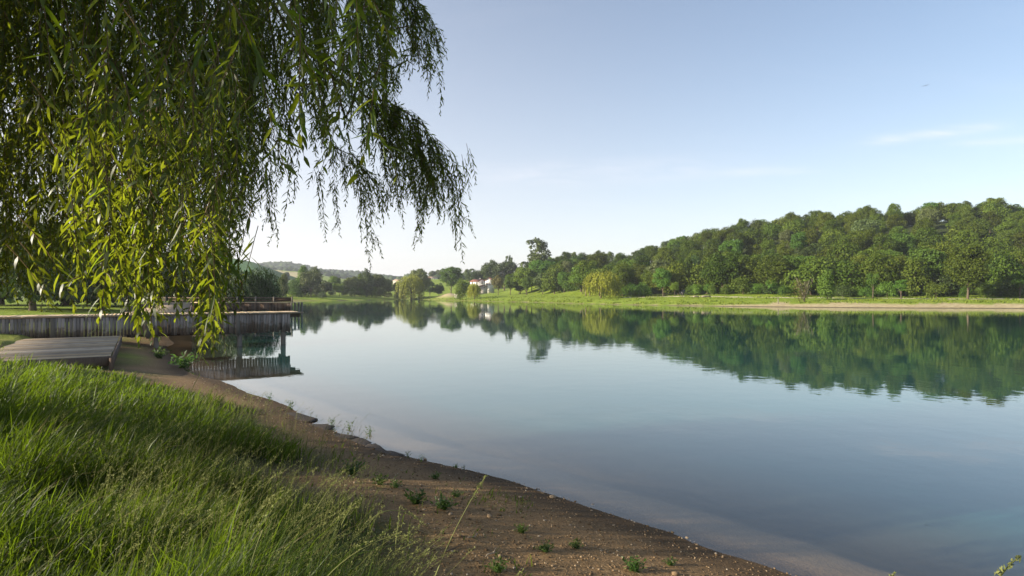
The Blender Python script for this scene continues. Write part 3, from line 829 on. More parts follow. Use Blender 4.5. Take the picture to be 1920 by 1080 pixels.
gable_house('lean_to', 'low stone outbuilding below the long white house', 906, 541, 288, 3.6, 3, 1.1, .5, math.radians(20), 'stone_wall', 'roof', [('front', 0, .2, .8, .7)], cat='outbuilding')
gable_house('farm_house', 'long white farmhouse on the hill above the inlet', 808, 526.5, 470, 5, 10, 2.2, 1.2, math.radians(88), 'white_wall', 'roof_far', [('side', -3, .6, 1, 1.2), ('side', 0, .6, 1, 1.2), ('side', 3, .6, 1, 1.2)])
gable_house('village_house', 'pale grey house half hidden behind the inlet trees', 747, 532, 520, 6, 8, 2.6, 1.6, math.radians(50), 'stone_wall', 'roof_far', [('front', 0, .8, 1, 1.2)])
x, d = (857 - HX) / F * 224, 224.
e = thing('garden_wall', 'short pale wall beside the bare sandy mound', 'wall', (x, d, gz(x, d)))
obj('wall_body', MB().box((0, 0, .6), (2.2, .3, 2.2)).mesh('wall_body', M['stone_wall']), e)
obj('coping', MB().box((0, 0, 1.76), (2.4, .42, .1)).mesh('coping', M['white_wall']), e)

# footpath on the lawn before the wood
pp = np.array([(px, float(front_d(px)) - 8.5 + 1.2 * math.sin(px * .013)) for px in np.arange(1170, 2100, 6)])
cx = (pp[:, 0] - HX) / F * pp[:, 1]; cy = pp[:, 1]
tn = unit(np.stack([np.gradient(cx), np.gradient(cy)], 1)); nn = np.stack([-tn[:, 1], tn[:, 0]], 1)
rowsv = []
for o_ in (-.7, -.35, 0, .35, .7):
    x_, y_ = cx + nn[:, 0] * o_, cy + nn[:, 1] * o_
    rowsv.append(np.stack([x_, y_, ground(x_, y_) + .06 - .05 * abs(o_) / .7], 1))
V = np.stack(rowsv, 1); n = len(cx)
i = np.arange(n - 1)[:, None] * 5; j = np.arange(4)[None]
Fp = np.stack([i + j, i + j + 1, i + 5 + j + 1, i + 5 + j], -1).reshape(-1, 4)[:, ::-1]
M['path'] = plain('path_dust', (.46, .40, .31), .95, .1, .2, 2)
tag(obj('footpath', mesh('footpath', V.reshape(-1, 3), Fp, M['path'], True)), 'pale footpath along the lawn below the wood', 'path', kind='structure')

# parked car at the edge of the wood
d = float(front_d(1289)) - 3.5; x = (1289 - HX) / F * d
e = thing('parked_car', 'dark car parked at the edge of the wood', 'car', (x, d, gz(x, d)), math.radians(-12))
prof = [(-2, 0, .35), (2, 0, .35), (2.05, 0, .75), (1.1, 0, .9), (.55, 0, 1.38), (-1.1, 0, 1.42), (-1.85, 0, .95), (-2.05, 0, .8)]
obj('body', MB().prism(prof, (0, -.82, 0), (0, .82, 0)).mesh('body', M['paint']), e)
obj('window', MB().prism([(.95, 0, .95), (.5, 0, 1.32), (-1.0, 0, 1.36), (-1.6, 0, .97)], (0, -.84, 0), (0, -.80, 0)).mesh('window', M['glass']), e)
obj('windscreen', MB().prism([(1.16, 0, .94), (.6, 0, 1.36), (.57, 0, 1.33), (1.10, 0, .91)], (0, -.7, 0), (0, .7, 0)).mesh('windscreen', M['glass']), e)
wm = MB().tube([(0, -.1, 0), (0, .1, 0)], .32, 14).mesh('wheel', M['tyre'])
rm = MB().tube([(0, -.115, 0), (0, .115, 0)], .18, 10).mesh('rim', M['post'])
for sx in (-1.25, 1.25):
    for sy in (-.78, .78):
        w_ = obj('wheel', wm, e, (sx, sy, .32)); obj('rim', rm, w_)

# stake, logs and the bare stemmed shrub on the far lawn
d = 112.; x = (1459 - HX) / F * d
e = thing('wooden_stake', 'short wooden stake standing on the far lawn', 'post', (x, d, gz(x, d)))
obj('stake_post', MB().tube([(0, 0, -.3), (.02, 0, .5), (0, 0, 1.1)], .09, 8).mesh('stake_post', M['post']), e)
obj('stake_cap', MB().tube([(0, 0, 1.1), (0, 0, 1.16)], .11, 8).mesh('stake_cap', M['bark']), e)
for k_, (px, ln, lab) in enumerate(((1305, 1.3, 'short felled log on the lawn beside the sapling'), (1324, 2.3, 'longer felled log lying on the lawn before the wood'))):
    d = 136. - k_; x = (px - HX) / F * d
    tag(obj('log', MB().tube([(-ln / 2, 0, .2), (-ln * .2, .022, .24), (ln * .2, 0, .2), (ln / 2, -.04, .22)], [.2, .22, .21, .19], 9).mesh('log', M['bark_pale'], True), None, (x, d, gz(x, d)), (0, 0, .25)), lab, 'log')
d = 113.; x = (1508 - HX) / F * d
e = thing('shrub', 'half dead shrub with bare pale stems at the top of the beach', 'shrub', (x, d, gz(x, d)))
r = np.random.default_rng(31)
tips = []
for a, ln, ti in ((.0, 4.8, .42), (.4, 4.4, .30), (2.6, 4.2, .22), (3.3, 4.6, .36), (1.2, 4, .15), (5, 3.8, .2)):
    u = np.linspace(0, 1, 6)[:, None]
    q = np.concatenate([np.cos(a) * ti * ln * u ** 1.3, np.sin(a) * ti * ln * u * .6, ln * u], 1) + r.normal(size=(6, 3)) * .04
    mbs = MB().tube(q, np.linspace(.09, .02, 6), 6)
    for s in (3, 4):
        b0 = q[s]; mbs.tube([b0, b0 + (r.normal(size=3) * .25 + np.array([0, 0, .5])), b0 + (r.normal(size=3) * .4 + np.array([0, 0, 1.]))], [.03, .02, .01], 5)
    obj('stem', mbs.mesh('stem', M['bark_pale'], True), e)
    tips.append(q)
Pq = np.concatenate([q[1:5] for q in tips[2:]])
Pq = np.concatenate([Pq + r.normal(size=Pq.shape) * np.array([.5, .4, .45]) + np.array([-.3, 0, 0]) for _ in range(45)])
Vq, Fq = cards(Pq, r.normal(size=Pq.shape), r.uniform(.16, .34, len(Pq)), r.uniform(.1, .2, len(Pq)), r)
obj('foliage', mesh('foliage', Vq, Fq, M['brownish']), e)

# bird gliding over the hill
bp = at(1735, 161, 120)
e = thing('bird', 'tiny bird gliding in the sky above the wooded hill', 'bird', tuple(bp), math.radians(30))
a = np.linspace(0, 2 * math.pi, 8, endpoint=False)
V, Fs = tube([(-.28, 0, 0), (-.2, 0, .01), (0, 0, .02), (.18, 0, .03), (.26, 0, .03)], [.01, .04, .06, .04, .01], 8)
obj('bird_body', mesh('bird_body', V, Fs, M['bird'], True), e)
for s in (-1, 1):
    wv = np.array([(.12, s * .03, .03), (-.08, s * .03, .03), (-.10, s * .38, .11), (.08, s * .35, .13), (-.08, s * .72, .10), (-.01, s * .70, .10)])
    wv2 = np.concatenate([wv, wv - np.array([0, 0, .015])])
    fs = [(0, 1, 2, 3), (3, 2, 4, 5), (6, 9, 8, 7), (9, 11, 10, 8), (0, 3, 9, 6), (3, 5, 11, 9), (1, 7, 8, 2), (2, 8, 10, 4), (5, 4, 10, 11), (0, 6, 7, 1)]
    obj('wing', mesh('wing', wv2, np.array(fs), M['bird']), e)

# rough grass on the far shore
r = np.random.default_rng(77)
n = 16000
px = r.uniform(760, 1990, n); d = shore_d(px) + 34 * r.random(n) ** 1.6
x = (px - HX) / F * d
sd_ = lake_sd(x, d); swl = np.interp(px, [700, 960, 1250, 1390, 1450, 1900], [.4, .7, .9, 2.6, 5.6, 6.2])
k = (sd_ > swl * (.75 + .5 * r.random(n))) & (vnoise(x * .35, d * .35) + .6 * vnoise(x * 1.1, d * 1.1) > np.where(sd_ < swl + 2.5, -.05, .12))
x, d = x[k], d[k]; z = ground(x, d); n = len(x)
hh = r.uniform(.14, .5, n)
Vt, Ft = cards(np.stack([x, d, z + hh * .35], 1), r.normal(size=(n, 3)) * np.array([1, 1, .25]), hh, r.uniform(.12, .35, n), r, np.array([0, 0, 1.]) + r.normal(size=(n, 3)) * .3)
M['tuft'] = leafmat('rough_grass', (.085, .13, .015), (.17, .21, .03), (.20, .26, .03), .25, .7, .1, 0, 0, .2)
tag(obj('rough_grass', mesh('rough_grass', Vt, Ft, M['tuft'])), 'rough tufted grass on the far shore and lawn', 'grass', kind='stuff')

# ------------------------------------------------------------------ jetty
DZ = 1.57
J0 = np.array([-20.2, 22.5]); JL = 10.76
ja = math.atan2(JU[1], JU[0])
jet = thing('wooden_jetty', 'weathered timber jetty with plank sides reaching out over the lake', 'jetty', (J0[0], J0[1], 0), ja)
# local frame: x along the front edge (towards the tip), y back from it
def to_local(p):
    q = np.array(p[:2]) - J0
    return np.array([q @ JU, q @ JV])
r = np.random.default_rng(17)
def skirt_board(w, h, th=.028):
    b = MB(); x0 = -w / 2
    pf = [(x0, 0, 0), (x0 + w * .3, 0, -.012), (w / 2, 0, -.004), (w / 2, 0, h), (x0, 0, h)]
    return b.prism(pf, (0, -th / 2, 0), (0, th / 2, 0))
bm_ = [skirt_board(.112, .86).mesh('board', M['wood_grey']), skirt_board(.112, .80).mesh('board', M['wood_grey']), skirt_board(.115, .90).mesh('board', M['wood_grey'])]
bmb = [skirt_board(.16, .88).mesh('board', M['wood_brown']), skirt_board(.16, .84).mesh('board', M['wood_brown'])]
xs = np.arange(-7.0, JL, .125)
for k_, xx in enumerate(xs):
    q = int(r.integers(3)); hh = (.86, .80, .90)[q]
    brown = xx < 1.5
    o = obj('board', bm_[q], jet, (xx + .06, -.02 - r.random() * .012, DZ - .07 - hh + r.normal() * .006), (r.normal() * .01, r.normal() * .006, r.normal() * .01))
# end face at the tip and inner face behind
for k_ in range(18):
    obj('board', bm_[int(r.integers(3))], jet, (JL + .02, .1 + k_ * .125, DZ - .07 - .84 + r.normal() * .008), (0, 0, math.pi / 2 + r.normal() * .01))
# deck of the near arm: boards laid across
dk = MB().box((0, 1.3, 0), (.132, 2.75, .035)).mesh('deck_board', M['wood_deck'])
for xx in np.arange(-7.0, JL + .75, .142):
    obj('deck_board', dk, jet, (xx, .0 + r.normal() * .008, DZ - .018 + r.normal() * .002), (0, 0, r.normal() * .003))
obj('edge_beam', MB().box(((JL - 7) / 2 + .3, -.052, DZ - .012), (JL + 7.9, .05, .075)).mesh('edge_beam', M['wood_deck']), jet)
obj('edge_beam', MB().box(((JL - 7) / 2, 2.75, DZ - .11), (JL + 7, .06, .14)).mesh('edge_beam', M['wood_grey']), jet)
# joists, posts
for yy in (.25, 1.3, 2.4):
    obj('joist', MB().box(((JL - 7) / 2 + .35, yy, DZ - .14), (JL + 7.6, .09, .2)).mesh('joist', M['wood_brown']), jet)
for px_, yy in ((8.6, .14), (10.58, .14), (5.2, .3), (2.4, .3), (-1., .3)):
    b = MB().box((0, 0, 0), (.2, .2, 4.0))
    obj('post', b.mesh('post', M['post']), jet, (px_, yy, DZ - 2.06))
for px_ in (8.5, 4.9, 1.6, -1.6):
    obj('batten', MB().box((0, 0, 0), (.17, .04, .98)).mesh('batten', M['post']), jet, (px_, -.062, DZ - .07 - .49))
obj('brace', MB().box((6.2, .9, .62), (4.2, .12, .14)).mesh('brace', M['wood_brown']), jet)
# connecting walkway and the far arm, joined boards: too small to pick apart
K1, K2, K3 = to_local((-17.6, 31.0)), to_local((-35.5, 63.0)), to_local((-24.1, 62.4))
def walkway(A, B, w0, w1, step=.145):
    t_ = unit(B - A); nrm = np.array([-t_[1], t_[0]]); ln = np.linalg.norm(B - A); a_ = math.atan2(t_[1], t_[0])
    b = MB()
    for s in np.arange(0, ln, step):
        c = A + t_ * s + nrm * (w0 + w1) / 2
        b.box((c[0], c[1], DZ - .025 + r.normal() * .002), (step * .93, abs(w1 - w0), .035), a_)
    return b
w1_ = walkway(K1 + np.array([.0, -1.2]), K2, 0.0, 3.0)
o = obj('deck_boards', w1_.mesh('deck_boards', M['wood_deck']), jet, kind='stuff')
w2_ = walkway(K2, K3, 0.02, 2.8)
o = obj('deck_boards', w2_.mesh('deck_boards', M['wood_deck']), jet, kind='stuff')
def side_boards(A, B, off, mats, step, sink=.07):
    t_ = unit(B - A); nrm = np.array([-t_[1], t_[0]]); ln = np.linalg.norm(B - A); a_ = math.atan2(t_[1], t_[0])
    for s in np.arange(step / 2, ln, step):
        c = A + t_ * s + nrm * off
        obj('board', mats[int(r.integers(len(mats)))], jet, (c[0], c[1], DZ - sink - .86 + r.normal() * .01), (0, 0, a_ + r.normal() * .01))
side_boards(K2, K3, -.03, bmb, .17)
tt = unit(K3 - K2); fa = math.atan2(tt[1], tt[0]); fl = np.linalg.norm(K3 - K2); fn = np.array([-tt[1], tt[0]])
for s in (.05, .95, 1.9, 2.75):
    c = K3 + fn * s; obj('post', MB().box((0, 0, 0), (.16, .16, 3.4)).mesh('post', M['post']), jet, (c[0] - .1, c[1], DZ - 1.75), (0, 0, fa))
    pass
# side kerb of the connecting walkway
tA = unit(K2 - K1); nA = np.array([-tA[1], tA[0]])
for off in (-.03, 3.03):
    c = (K1 + np.array([0, -1.2]) + K2) / 2 + nA * off
    obj('edge_beam', MB().box((0, 0, 0), (np.linalg.norm(K2 - K1) + .4, .06, .3)).mesh('edge_beam', M['wood_grey']), jet, (c[0], c[1], DZ - .10 if off < 0 else DZ + .02), (0, 0, math.atan2(tA[1], tA[0])))
# low rail of the far arm
c = (K2 + K3) / 2
obj('edge_beam', MB().box((0, 0, 0), (fl + .3, .07, .09)).mesh('edge_beam', M['wood_deck']), jet, (c[0] - fn[0] * .06, c[1] - fn[1] * .06, DZ - .02), (0, 0, fa))
for zz_ in (.22, .50):
    obj('rail', MB().box((0, 0, 0), (fl + 4, .05, .13)).mesh('rail', M['wood_brown']), jet, (c[0] + fn[0] * .1 - tt[0] * 2, c[1] + fn[1] * .1 - tt[1] * 2, DZ + zz_), (0, 0, fa))
obj('rail', MB().box((0, 0, 0), (2.3, .05, .46)).mesh('rail', M['wood_brown']), jet, (K3[0] - tt[0] * 1.25 + fn[0] * .155, K3[1] - tt[1] * 1.25 + fn[1] * .155, DZ + .3), (0, 0, fa))
for s in np.arange(0, fl + 4, 2.05):
    p_ = K3 - tt * (s + .05) + fn * .05
    obj('rail_post', MB().box((0, 0, .28), (.12, .12, .68)).mesh('rail_post', M['post']), jet, (p_[0], p_[1], DZ), (0, 0, fa))

# ------------------------------------------------------------------ low platform
plat = thing('boat_ramp', 'low weathered plank platform half overgrown beside the jetty', 'platform', (PLAT_C[0], PLAT_C[1], 0), ja)
pb = MB().box((-3.1, 0, 0), (6.2, .124, .04)).mesh('plank', M['wood_deck'])
for k_ in range(66):
    obj('plank', pb, plat, (r.normal() * .008, .12 + k_ * .142, .73 + r.normal() * .003), (r.normal() * .004, 0, r.normal() * .001))
obj('edge_board', MB().box((-3.1, 0, .615), (6.26, .05, .27)).mesh('edge_board', M['wood_brown']), plat, (0, 0, 0))
obj('edge_board', MB().box((.055, 4.75, .595), (.05, 9.5, .265)).mesh('edge_board', M['wood_brown']), plat, (0, 0, 0))
for yy in (.03,):
    obj('corner_post', MB().box((0, 0, .4), (.11, .11, .6)).mesh('corner_post', M['wood_brown']), plat, (.03, yy - .05, 0))

# ------------------------------------------------------------------ weeping willow overhead
LEAF_T = np.array([(0, 0, 0), (.28, -.5, .02), (.28, .5, .02), (.62, -.40, .01), (.62, .40, .01), (1, 0, -.10)])
LEAF_F = np.array([(0, 1, 2), (1, 3, 2), (2, 3, 4), (3, 5, 4)])
r = np.random.default_rng(23)
strand_p, leaves = [], {'o': [], 't': [], 'n': [], 'L': [], 'W': []}
def leaves_on(pts_, leaf, gap, bare=.0):
    seg = np.linalg.norm(np.diff(pts_, axis=0), axis=1); s = np.concatenate([[0], np.cumsum(seg)]); L = s[-1]
    m = int((L - bare) / gap)
    if m < 2: return
    q = np.sort(bare + (np.arange(m) + r.random(m) * .7) * gap); q = np.minimum(q, L)
    o = np.stack([np.interp(q, s, pts_[:, k]) for k in range(3)], 1)
    T_ = unit(np.gradient(pts_, axis=0))
    tg = unit(np.stack([np.interp(q, s, T_[:, k]) for k in range(3)], 1))
    a = np.arange(m) * 2.4 + r.uniform(0, 6.28) + r.normal(size=m) * .5
    e1 = unit(np.cross(tg, np.array([.3, .2, .05]) + 0 * tg)); e2 = np.cross(tg, e1)
    side = e1 * np.cos(a)[:, None] + e2 * np.sin(a)[:, None]
    t_ = unit(tg * r.uniform(.35, 1.0, m)[:, None] + side * r.uniform(.4, 1.05, m)[:, None] + np.array([0, 0, -.22]) + r.normal(size=(m, 3)) * .16)
    nn_ = unit(np.cross(t_, unit(np.cross(side, tg)) + r.normal(size=(m, 3)) * .4))
    fade = np.clip((L - q) / .2, .5, 1)
    leaves['o'].append(o); leaves['t'].append(t_); leaves['n'].append(nn_)
    leaves['L'].append(leaf * r.uniform(.55, 1.3, m) * fade); leaves['W'].append(leaf * .15 * r.uniform(.75, 1.25, m))
def strand(top, L, hdir, arch, leaf=.10, gap=.026, bare=.05, sway=.09, twigs=.5):
    n = max(5, int(L / .08) + 2)
    s = np.linspace(0, L, n)
    hd = np.array([hdir[0], hdir[1], 0.])
    ph = r.uniform(0, 6.28, 4)
    pts_ = np.array(top)[None] + hd[None] * (arch * (1 - np.exp(-s / .45)))[:, None]
    pts_[:, 2] -= s - .5 * arch * (1 - np.exp(-s / .5))
    g = np.minimum(s, .8) * sway
    pts_[:, 0] += g * (np.sin(s * 2.3 + ph[0]) + .4 * np.sin(s * 7 + ph[2])) * .7; pts_[:, 1] += g * (np.sin(s * 1.9 + ph[1]) + .4 * np.sin(s * 6 + ph[3])) * .7
    strand_p.append(pts_)
    leaves_on(pts_, leaf, gap, bare)
    k = r.poisson(twigs * L * 2)
    for _ in range(k):                      # short side shoots
        i0 = r.integers(1, n - 1); b0 = pts_[i0]; a = r.uniform(0, 6.28); ln = r.uniform(.10, .28)
        u = np.linspace(0, 1, 5)[:, None]
        q = b0 + np.array([math.cos(a), math.sin(a), 0]) * ln * .55 * u ** .7 + np.array([0, 0, -1.]) * ln * (.15 * u + .75 * u * u)
        strand_p.append(q); leaves_on(q, leaf * .9, gap * .9)
    return pts_

ENV = [(-300, 560), (0, 580), (60, 590), (120, 560), (160, 575), (185, 640), (215, 625), (240, 600), (270, 645), (300, 655), (320, 600), (350, 560), (370, 610), (385, 672), (410, 662), (430, 625), (440, 500), (460, 440), (500, 452), (525, 462), (540, 400), (565, 335), (590, 340), (610, 450), (640, 440), (690, 478), (705, 465), (740, 420), (795, 455), (820, 360), (845, 480), (868, 492), (880, 360), (895, 340)]
ex, ey = zip(*ENV)
def env(px): return np.interp(px, ex, ey)
def hang(px, bot, d, L, **k):
    b = at(px, bot, d); a = r.uniform(0, 6.28); ar = k.pop('arch', r.uniform(.05, .3))
    hd = k.pop('hd', (math.cos(a), math.sin(a)))
    top = b - np.array([hd[0] * ar, hd[1] * ar, 0]) + np.array([0, 0, L - .5 * ar])
    return strand(top, L, hd, ar, **k)
# shaded curtain filling the upper corner
for _ in range(1900):
    px = r.uniform(-260, 480); d = r.uniform(3.7, 7.6)
    lo = env(px) - 12 - (60 if 130 < px < 440 else 0)
    hang(px, lo - (lo + 260) * r.random() ** 1.25, d, r.uniform(.8, 1.9))
# sunlit sprays in front
for _ in range(135):
    px = r.uniform(140, 446); d = r.uniform(2.55, 3.3)
    lo = env(px) - 4
    hang(px, lo - max(60, lo - 250) * r.random() ** 1.3, d, r.uniform(.35, .85), leaf=.098, gap=.027, sway=.09)
for px, bot in ((190, 628), (205, 560), (268, 640), (285, 650), (300, 654), (382, 668), (388, 640), (408, 664), (402, 600), (425, 610)):
    hang(px, bot, r.uniform(2.5, 2.9), r.uniform(.5, .8), leaf=.105, gap=.030, arch=.05, sway=.07)
for _ in range(8):
    px = r.uniform(60, 190); hang(px, r.uniform(300, 590), r.uniform(2.9, 3.6), r.uniform(.4, .8), leaf=.10)
# thinner curtain towards the open sky
for _ in range(620):
    px = 440 + 300 * r.random() ** 1.1; d = r.uniform(5.0, 7.6)
    if vnoise(np.array(px * .022), np.array(d * .9)) < -.30: continue
    lo = min(env(px), 455) - 10
    if px > 560: lo = min(lo, 300)
    hang(px, lo - (lo + 120) * r.random() ** .9, d, r.uniform(.7, 1.6), leaf=.105)
# big leaves close to the lens
for _ in range(15):
    px = r.uniform(545, 720); hang(px, r.uniform(40, 330 if px < 650 else 250), r.uniform(2.0, 2.5), r.uniform(.45, .75), leaf=.11, gap=.030)
for _ in range(9):
    px = r.uniform(120, 330); hang(px, r.uniform(150, 330), r.uniform(1.9, 2.4), r.uniform(.4, .7), leaf=.11, gap=.030)
# arching boughs that carry the loose outer sprays
boughs = []
def bough(ctrl, r0, r1, n=10):
    P_ = catmull([at(*c) for c in ctrl], n); P_ += np.stack([vnoise(np.arange(len(P_)) * .35, P_[:, 2] * 3 + k) for k in (1, 2, 3)], 1) * .12
    boughs.append((P_, np.linspace(r0, r1, len(P_)))); leaves_on(P_[len(P_) // 2:], .085, .016); return P_
def sprays(P_, n, lmin, lmax, hd=(1., 0.), s0=.1, leaf=.096, cut=None):
    for _ in range(n):
        q = P_[int((s0 + (1 - s0) * r.random()) * (len(P_) - 1))]
        L = r.uniform(lmin, lmax)
        if cut is not None:
            px = HX + q[0] / q[1] * F
            zb = CZ + (HY - env(px + 8)) / F * q[1]
            L = min(L, max(.12, (q[2] - zb) * r.uniform(.75, 1.0)))
        a = r.normal() * .7
        h = (math.cos(a) * hd[0] - math.sin(a) * hd[1], math.sin(a) * hd[0] + math.cos(a) * hd[1])
        strand(q + r.normal(size=3) * .03, L, h, r.uniform(.1, .5) * min(1, L * 1.4), leaf=leaf, gap=.025, bare=.02 if r.random() < .7 else L * .4, twigs=1.0)
b1 = bough([(420, -120, 6.6), (560, -70, 6.5), (690, -45, 6.4), (755, -20, 6.4), (785, 30, 6.4)], .016, .003)
sprays(b1, 42, .4, 1.05, s0=.55, cut=None)
b1b = bough([(640, -70, 6.2), (730, 30, 6.2), (785, 80, 6.2), (812, 108, 6.2)], .011, .003)
sprays(b1b, 20, .2, .55, s0=.25)
b2 = bough([(480, -40, 6.4), (570, 90, 6.3), (660, 170, 6.3), (725, 195, 6.4), (770, 215, 6.4), (806, 250, 6.4), (832, 300, 6.4)], .016, .003)
sprays(b2, 88, .3, 1.5, s0=.38, cut=True)
b3 = bough([(600, 100, 6.9), (690, 165, 6.9), (745, 245, 6.9), (785, 290, 6.9), (815, 352, 6.9)], .011, .003)
sprays(b3, 54, .3, 1.2, s0=.3, cut=True)
b4 = bough([(520, 120, 6.6), (590, 210, 6.6), (640, 285, 6.6), (690, 330, 6.6)], .011, .003)
sprays(b4, 36, .3, .95, s0=.3, cut=True)
b5 = bough([(640, 215, 6.0), (700, 130, 6.0), (742, 118, 6.0), (772, 105, 6.0)], .012, .004)
sprays(b5, 10, .12, .3, s0=.6)
for px, bot, L in ((612, 452, .9), (640, 440, .7), (688, 478, 1.0), (700, 470, .9), (722, 420, .7), (760, 430, .8), (795, 456, .9), (790, 420, .7), (865, 492, 1.15), (858, 470, 1.0), (870, 440, .9), (888, 372, .5), (897, 345, .45), (520, 460, .9), (512, 440, .8), (450, 452, .9), (468, 430, .8)):
    hang(px, bot, 6.4, L, leaf=.088, gap=.018, arch=.10, hd=(1., 0.), sway=.03)
    hang(px - 6, bot - 25, 6.5, L * .8, leaf=.088, gap=.018, arch=.10, hd=(1., 0.), sway=.03)
# rest of the crown, unseen beyond the frame, shaped to shade the upper curtain
for _ in range(1500):
    x_, y_ = r.uniform(-9.5, -3.7), r.uniform(-2.5, 6.5)
    zb_ = 3.65 + .383 * (-3.7 - x_) + 2.4 * r.random() ** 1.5; L = r.uniform(.9, 1.8)
    strand(np.array([x_, y_, zb_ + L]), L, (r.normal() * .7, r.normal() * .7), .15, leaf=.14, gap=.034, twigs=0)
for _ in range(260):
    x_, y_ = r.uniform(-4.5, 1.2), r.uniform(2.5, 8)
    zb_ = max(6.2, CZ + (HY + 120) / F * y_ + .1) + r.random() * 1.2; L = r.uniform(.7, 1.4)
    if x_ > -1.2 and y_ < 5: continue
    strand(np.array([x_, y_, zb_ + L]), L, (r.normal() * .7, r.normal() * .7), .15, leaf=.14, gap=.04, twigs=0)

for _ in range(620):  # unseen strands added to block low sun from the left curtain
    y_ = r.uniform(2.7, 7); x_ = r.uniform(-9.2, min(-5.2, -1.14 * y_))
    zb_ = r.uniform(2.3, 4.2); L = r.uniform(.9, 1.6)
    strand(np.array([x_, y_, zb_ + L]), L, (r.normal() * .7, r.normal() * .7), .15, leaf=.14, gap=.036, twigs=0)
for _ in range(700):  # unseen strands added over and behind the camera to block sky light
    x_, y_ = r.uniform(-7, .6), r.uniform(-6, .9)
    zb_ = r.uniform(4.2, 5.6); L = r.uniform(.9, 1.6)
    strand(np.array([x_, y_, zb_ + L]), L, (r.normal() * .7, r.normal() * .7), .15, leaf=.14, gap=.04, twigs=0)
tr = np.array([-8.2, 5.2, gz(-8.2, 5.2)])
wil = thing('willow_tree', 'great weeping willow overhanging the bank with long hanging leafy branches', 'tree', tuple(tr))
def loc(P_): return np.asarray(P_) - tr
tp = catmull([tr + (0, 0, -.3), tr + (.05, 0, 1), tr + (.1, .1, 2.6), tr + (.3, 0, 4.2)], 5)
obj('trunk', MB().tube(loc(tp), np.linspace(.55, .32, len(tp)), 14).mesh('trunk', M['bark'], True), wil)
fork = tp[-1]
for e_ in ((-6.5, 1.5, 7.0), (-5, 4.4, 8.2), (-3.6, 6.8, 8.2), (-8, 8, 7.4), (-9.6, 3, 7.2)):
    e_ = np.array(e_)
    q = catmull([fork - (0, 0, .2), fork * .6 + e_ * .4 + (0, 0, .9), e_, e_ + (e_ - fork) * .25 - (0, 0, .5)], 6)
    obj('limb', MB().tube(loc(q), np.linspace(.2, .022, len(q)), 8).mesh('limb', M['bark'], True), wil)
for P_, rr in boughs:
    lead = catmull([np.array((-3.6, 6.8, 8.2)), (np.array((-3.6, 6.8, 8.2)) + P_[0]) / 2 + (0, 0, .6), P_[0]], 5)
    obj('branch', MB().tube(loc(np.concatenate([lead[:-1], P_])), np.concatenate([np.linspace(.06, rr[0], len(lead) - 1), rr]), 6).mesh('branch', M['twig'], True), wil)
VV, FF, n = [], [], 0
for q in strand_p:
    v, f = tube(q, np.linspace(.0028, .0011, len(q)), 3)
    VV.append(v); FF.append(f + n); n += len(v)
obj('hanging_twigs', mesh('hanging_twigs', loc(np.concatenate(VV)), np.concatenate(FF), M['twig'], True), wil, kind='stuff')
LO, LT, LN = (np.concatenate(leaves[k]) for k in 'otn'); LL, LW = np.concatenate(leaves['L']), np.concatenate(leaves['W'])
LS = np.cross(LN, LT)
mid = LO + LT * LL[:, None] * .5
pxs = HX + F * mid[:, 0] / np.maximum(mid[:, 1], .1); pys = HY - F * (mid[:, 2] - CZ) / np.maximum(mid[:, 1], .1)
inv_ = (mid[:, 1] > .5) & (pxs > 0) & (pxs < 1920) & (pys > 0) & (pys < 1080)
size = np.where(inv_, LL / np.maximum(mid[:, 1], .1), 0)
top300 = np.argsort(-size)[:300]
rest = np.ones(len(LL), bool); rest[top300] = False
def leaf_geo(idx):
    tq = LEAF_T
    V_ = LO[idx][:, None] + LT[idx][:, None] * (tq[None, :, 0:1] * LL[idx][:, None, None]) + LS[idx][:, None] * (tq[None, :, 1:2] * LW[idx][:, None, None]) + LN[idx][:, None] * (tq[None, :, 2:3] * LL[idx][:, None, None])
    F_ = np.arange(len(V_))[:, None, None] * 6 + LEAF_F[None]
    return V_.reshape(-1, 3), F_.reshape(-1, 3)
V_, F_ = leaf_geo(np.where(rest)[0])
print('leaves', len(LL), 'strands', len(strand_p))
obj('leaves', mesh('leaves', loc(V_), F_, M['willow_leaf']), wil, kind='stuff')
# the 300 largest in view: own leaves with midrib and curl
def big_leaf(curl):
    u = np.array([0, .08, .22, .42, .64, .84, 1.]); w_ = np.array([.0, .22, .44, .5, .4, .2, 0.]); V_ = []
    for a, b in zip(u, w_):
        z = -curl * a * a
        V_ += [(-b, a, z + .05 * b), (0, a, z), (b, a, z + .05 * b)]
    f = []
    for k in range(6):
        f += [(3 * k, 3 * k + 1, 3 * k + 4, 3 * k + 3), (3 * k + 1, 3 * k + 2, 3 * k + 5, 3 * k + 4)]
    return mesh('leaf', np.array(V_), np.array(f), M['willow_leaf'], True)
bl = [big_leaf(c) for c in (.05, .12, .2, -.06)]
for k_, q in enumerate(top300):
    o = obj('leaf', bl[k_ % 4], wil)
    m = Matrix.Identity(4)
    s_, t_, n_ = LS[q] * LW[q], LT[q] * LL[q], LN[q] * LL[q]
    for a in range(3): m[a][0], m[a][1], m[a][2], m[a][3] = s_[a], t_[a], n_[a], LO[q][a] - tr[a]
    o.matrix_local = m

